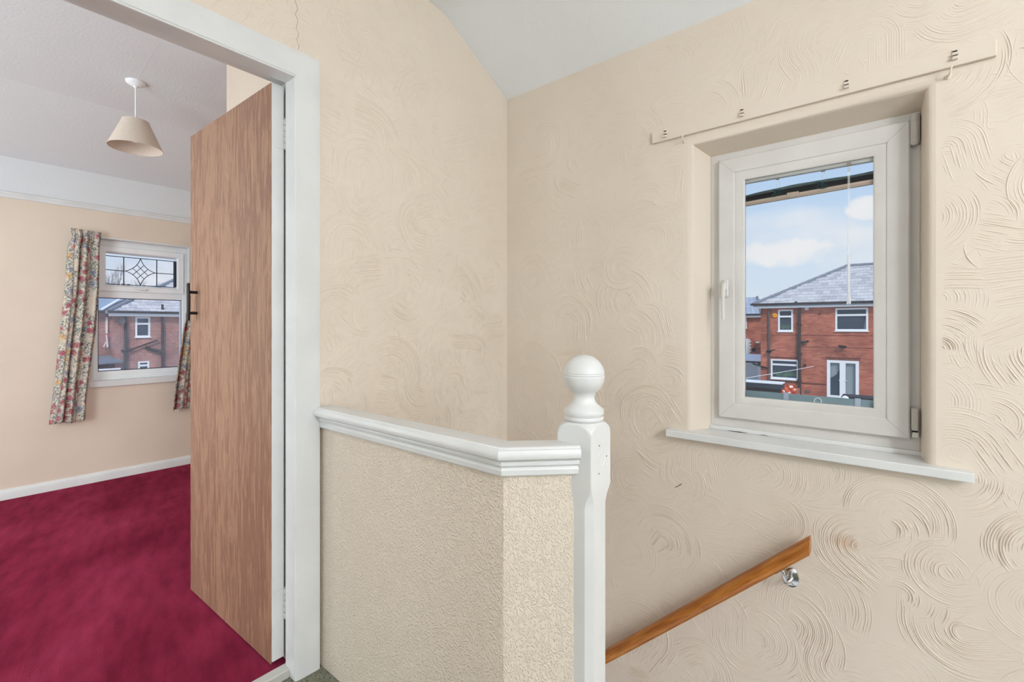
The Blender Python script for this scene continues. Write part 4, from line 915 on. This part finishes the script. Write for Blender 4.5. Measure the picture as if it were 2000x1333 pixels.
# white lean-to
TX = lambda u, d, z: (u, 33 + d, z)
lt_ = empty('lean_to', (-7.6, 33, -2.72), 'white lean-to porch left of the red brick house', 'porch')
mb = MB(TX); mb.box(-9, -6.53, 0, .1, -2.72, -2.35); mb.box(-6.71, -6.53, 0, .1, -2.4, -1.26); mb.box(-9, -6.53, 0, .1, -1.36, -1.24); mb.box(-7.62, -7.45, 0, .1, -2.4, -1.26); mb.box(-6.6, -6.53, .1, 3, -2.72, -1.24); mb.build('frame', HW, lt_)
mb = MB(TX); mb.box(-9, -6.6, .03, .05, -2.4, -1.3); mb.build('pane', NET, lt_)
mb = MB(TX); mb.prism([(-9, -.1, -1.16), (-6.5, -.1, -1.16), (-6.5, 1.2, -.80), (-9, 1.2, -.80)], (0, 0, .05)); mb.build('roof', HW, lt_)
mb = MB(TX); mb.tube([(-9, -.12, -1.19), (-6.46, -.12, -1.19)], .045, 6); mb.build('gutter', BLACK, lt_)
mb = MB(TA); mb.tube([(-6.38, .1, -1.08), (-5.9, -.08, -1.22), (-5.55, -.08, -1.30)], .04, 6); mb.build('waste_pipe', BLACK, hA)

# --- garden things below
st_ = empty('garden_store', (-3.8, 14.3, -2.72), 'dark timber garden store with a white-edged flat top', 'garden store')
TIM = plain('dark_timber', sr(58, 46, 42), .8, .2, 8); NAV = plain('dark_fascia', sr(52, 56, 66), .6, .1)
mb = MB(); mb.box(-5.4, -2.33, 14.03, 14.34, -2.72, -.52); mb.build('body', TIM, st_)
mb = MB(); mb.box(-5.5, -2.27, 13.98, 14.38, -.53, -.40); mb.build('fascia', NAV, st_)
mb = MB(); mb.box(-5.5, -2.27, 13.97, 14.42, -.40, -.37); mb.build('top', HW, st_)
mb = MB(); nx, ny = 16, 10; vs = []; rg = random.Random(8)
for j in range(ny + 1):
    for i in range(nx + 1): vs.append((-3.68 + .58 * i / nx, 22 + .25 * j / ny + .05 * math.sin(i * .9 + j), -1.72 + .40 * j / ny + .05 * math.sin(i * 1.1) * math.cos(j * .8)))
mb.add(vs, [(j * (nx + 1) + i, j * (nx + 1) + i + 1, (j + 1) * (nx + 1) + i + 1, (j + 1) * (nx + 1) + i) for j in range(ny) for i in range(nx)])
m = M('spotted_sheet', .8, .1); v = m.n('ShaderNodeTexVoronoi'); v.inputs['Scale'].default_value = 5.5; m.l(m.pos(), v.inputs['Vector']); m.col(m.mixc(m.ramp(v.outputs['Distance'], [(.33, (1, 1, 1)), (.38, (0, 0, 0))]), sr(206, 92, 60), sr(240, 236, 230)))
md = tag(mb.build('garden_sheet', m.m, loc=(-3.4, 22.1, -1.7)), 'orange-red sheet with white spots beside the dark garden store', 'sheet')
mo = md.modifiers.new('thickness', 'SOLIDIFY'); mo.thickness = .02
mb = MB(); mb.box(-3.75, -3.05, 22.3, 22.9, -2.72, -1.5); tag(mb.build('planter_wall', BRICK, loc=(-3.4, 22.6, -2.72)), 'low brick planter under the spotted orange sheet', 'planter')
mb = MB(); mb.bar((-3.62, 21.8, -1.74), (-3.24, 21.8, -1.56), .05, .05); tag(mb.build('white_pole', HW, loc=(-3.43, 21.8, -1.65)), 'white pole leaning across the spotted orange sheet', 'pole')
tb = empty('garden_table', (-.85, 22, -2.72), 'dark covered garden table in front of the patio doors', 'garden table')
mb = MB(); mb.box(-1.56, -.3, 21.9, 22.8, -1.78, -1.57, .02); mb.build('table_cover', plain('black_cover', sr(44, 42, 46), .6, .1), tb)
for x in (-1.45, -.4):
    for y in (22.0, 22.7):
        mb = MB(); mb.box(x - .03, x + .03, y - .03, y + .03, -2.72, -1.77); mb.build('leg', BLACK, tb)
mb = MB(); mb.lathe((-1.42, 21.7, -1.66), [(.13, 0), (.13, .03), (.1, .1), (.04, .14), (.003, .15)], 16); mb.box(-1.46, -1.04, 21.6, 21.8, -1.74, -1.64, .01); mb.box(-1.44, -1.06, 21.62, 21.78, -2.72, -1.73); tag(mb.build('white_planter', HW, smooth=30, loc=(-1.25, 21.7, -2.72)), 'white rounded garden box beside the dark covered table', 'garden box')
mb = MB(); mb.tube([(-5.75, 24, -1.42), (-4.6, 25.9, -1.22), (-3.8, 27.6, -1.09), (-3.35, 29.9, -1.06)], .012, 6); tag(mb.build('washing_line', HW, loc=(-4.5, 26, -1.2)), 'white washing line strung towards the red brick house', 'washing line')

# --- houses seen through the leaded window
TC = lambda u, d, z: (-32 - d, u, z)
hC = empty('house', (-32, 7, -2.72), 'weathered brick house with dish and crossing pipes seen through the leaded window', 'house')
cw = [(6.61, 7.27, .52, 1.63), (6.73, 7.23, -2.0, -.82)]
mb = MB(TC); mb.panel('y', 0, .3, 5.75, 13, -2.75, 1.8, cw); mb.panel('x', 5.75, 6.0, .3, 8, -2.75, 1.8); mb.build('wall', BRICK2, hC)
tiled_roof(TC, hC, 5.45, 9.9, 13, (-.32, 1.92), (4.0, 4.3))
gutter(TC, hC, 5.4, 13, 1.88)
house_window(TC, hC, *cw[0], split=1.25); house_window(TC, hC, *cw[1], split=-1.05)
mb = MB(TC); mb.tube([(6.18, -.1, 1.8), (6.18, -.1, -2.7)], .07, 8); mb.tube([(6.35, -.12, -.17), (7.57, -.12, .33)], .045, 8); mb.tube([(6.0, -.12, -.2), (6.4, -.12, -.15)], .08, 8); mb.build('drain_pipe', PIPE, hC)
mb = MB(TC); mb.tube([(7.81, -.1, 2.35), (7.81, -.1, -2.7)], .06, 8); mb.tube([(7.05, -.12, -.05), (7.3, -.12, -.18), (7.78, -.1, -.32)], .085, 8); mb.build('soil_pipe', PIPE, hC)
mb = MB(TC); mb.lathe((5.93, -.3, 1.38), [(.03, 0), (.12, .02), (.19, .06), (.19, .07), (.11, .035), (.02, .02)], 16, (.3, -1, .2)); mb.tube([(5.93, 0, 1.2), (5.93, -.28, 1.37)], .02, 6); mb.build('satellite_dish', PIPE2, hC)
TD = lambda u, d, z: (-33 - d, u, z)
hD = hC
mb = MB(TD); mb.panel('y', 0, .3, -2, 6.2, -2.75, 1.95); mb.build('wall', BRICK2, hD)
mb = MB(TD); mb.add([(-2, -.3, 1.98), (5.32, -.3, 1.98), (7.2, 3, 3.1), (-2, 3, 3.1), (-2, -.3, 1.86), (5.32, -.3, 1.86)], [(0, 1, 2, 3), (4, 5, 1, 0)]); mb.build('roof', plain('blue_slate', sr(150, 164, 184), .6, .08, 3), hD)
mb = MB(TD); mb.bar((5.32, -.32, 2.0), (7.2, 3, 3.15), .14, .05); mb.build('valley_flashing', HW, hD)
mb = MB(TD); mb.tube([(-2, -.35, 1.9), (5.5, -.35, 1.9)], .06, 6); mb.build('gutter', PIPE, hD)
mb = MB(TD); mb.box(5.54, 5.62, -.08, 0, .72, 1.60); mb.build('white_trunking', HW, hD)
mb = MB(TD); mb.prism([(3, -1.6, -.95), (5.95, -1.6, -.80), (5.95, -.02, -.55), (3, -.02, -.70)], (0, 0, .10)); mb.build('porch_roof', plain('grey_felt', sr(120, 128, 140), .8, .1), hD)
mb = MB(TD); mb.box(3, 5.9, -1.5, -1.4, -2.72, -1.08); mb.build('porch_wall', HW, hD)
fl = empty('flag', (-32.9, 5.52, .7), 'small red and white flag hanging on the brick wall', 'flag')
mb = MB(TD); mb.prism([(5.50, -.12, .70), (5.66, -.12, .68), (5.62, -.12, .30), (5.52, -.12, .32)], (0, .02, 0)); mb.build('flag_cloth', REDF, fl)
mb = MB(TD); mb.prism([(5.52, -.13, .66), (5.58, -.13, .66), (5.64, -.13, .02), (5.57, -.13, -.06)], (0, .03, 0)); mb.prism([(5.53, -.13, .30), (5.57, -.13, .32), (5.46, -.13, -.02), (5.42, -.13, .02)], (0, .03, 0)); mb.build('flag_tail', HW, fl)
TE = lambda u, d, z: (-46 - d, u, z)
hE = empty('house', (-46, 11, -2.72), 'distant hipped roof with chimney pots above the houses', 'house')
mb = MB(TE); mb.box(8, 16, 0, 6, -2.72, 3.2); mb.build('wall', BRICK2, hE)
mb = MB(TE); mb.add([(7.6, -.4, 3.2), (16.4, -.4, 3.2), (16.4, 6.4, 3.2), (7.6, 6.4, 3.2), (11.3, 3, 4.25), (12.6, 3, 5.0)], [(0, 1, 5, 4), (1, 2, 5), (2, 3, 4, 5), (3, 0, 4), (0, 3, 2, 1)]); mb.build('roof', ROOFMAT, hE)
mb = MB(TE); mb.box(9.1, 9.75, 2.2, 3.0, 3.2, 4.18); ch = mb.build('chimney', BRICK2, hE)
for u in (9.27, 9.6):
    mb = MB(TE); mb.lathe((u, 2.6, 4.18), [(.14, 0), (.11, .05), (.10, .34), (.13, .38), (.10, .40)], 12); mb.build('chimney_pot', plain('pot_clay', sr(176, 150, 140), .8, .1), ch)
# bare trees beyond the roofs
BARK = plain('bare_bark', sr(168, 158, 158), .9, .1)
def tree(label, base, h, seed, spread):
    rg = random.Random(seed); mb = MB()
    def grow(p, d, l, r, k):
        q = p + d * l; mb.tube([p, p + d * l * .5 + Vector((rg.uniform(-1, 1), rg.uniform(-1, 1), 0)) * l * .05, q], [r, r * .85, r * .7], 5, False)
        if k == 0: return
        for _ in range(3 if k > 1 else 4):
            nd = (d + Vector((rg.uniform(-1, 1), rg.uniform(-1, 1), rg.uniform(-.1, .8))) * spread).normalized(); grow(q, nd, l * rg.uniform(.6, .85), r * .62, k - 1)
    grow(Vector(base), Vector((0, 0, 1)), h * .34, .11, 5)
    tag(mb.build('tree', BARK, loc=base), label, 'tree')
tree('bare frosty tree beyond the roofs at the curtain side of the toplight', (-60, 10.6, -2.72), 8.1, 4, .52)
tree('bare frosty tree behind the chimney pots in the toplight', (-63, 14.6, -2.72), 8.5, 9, .55)
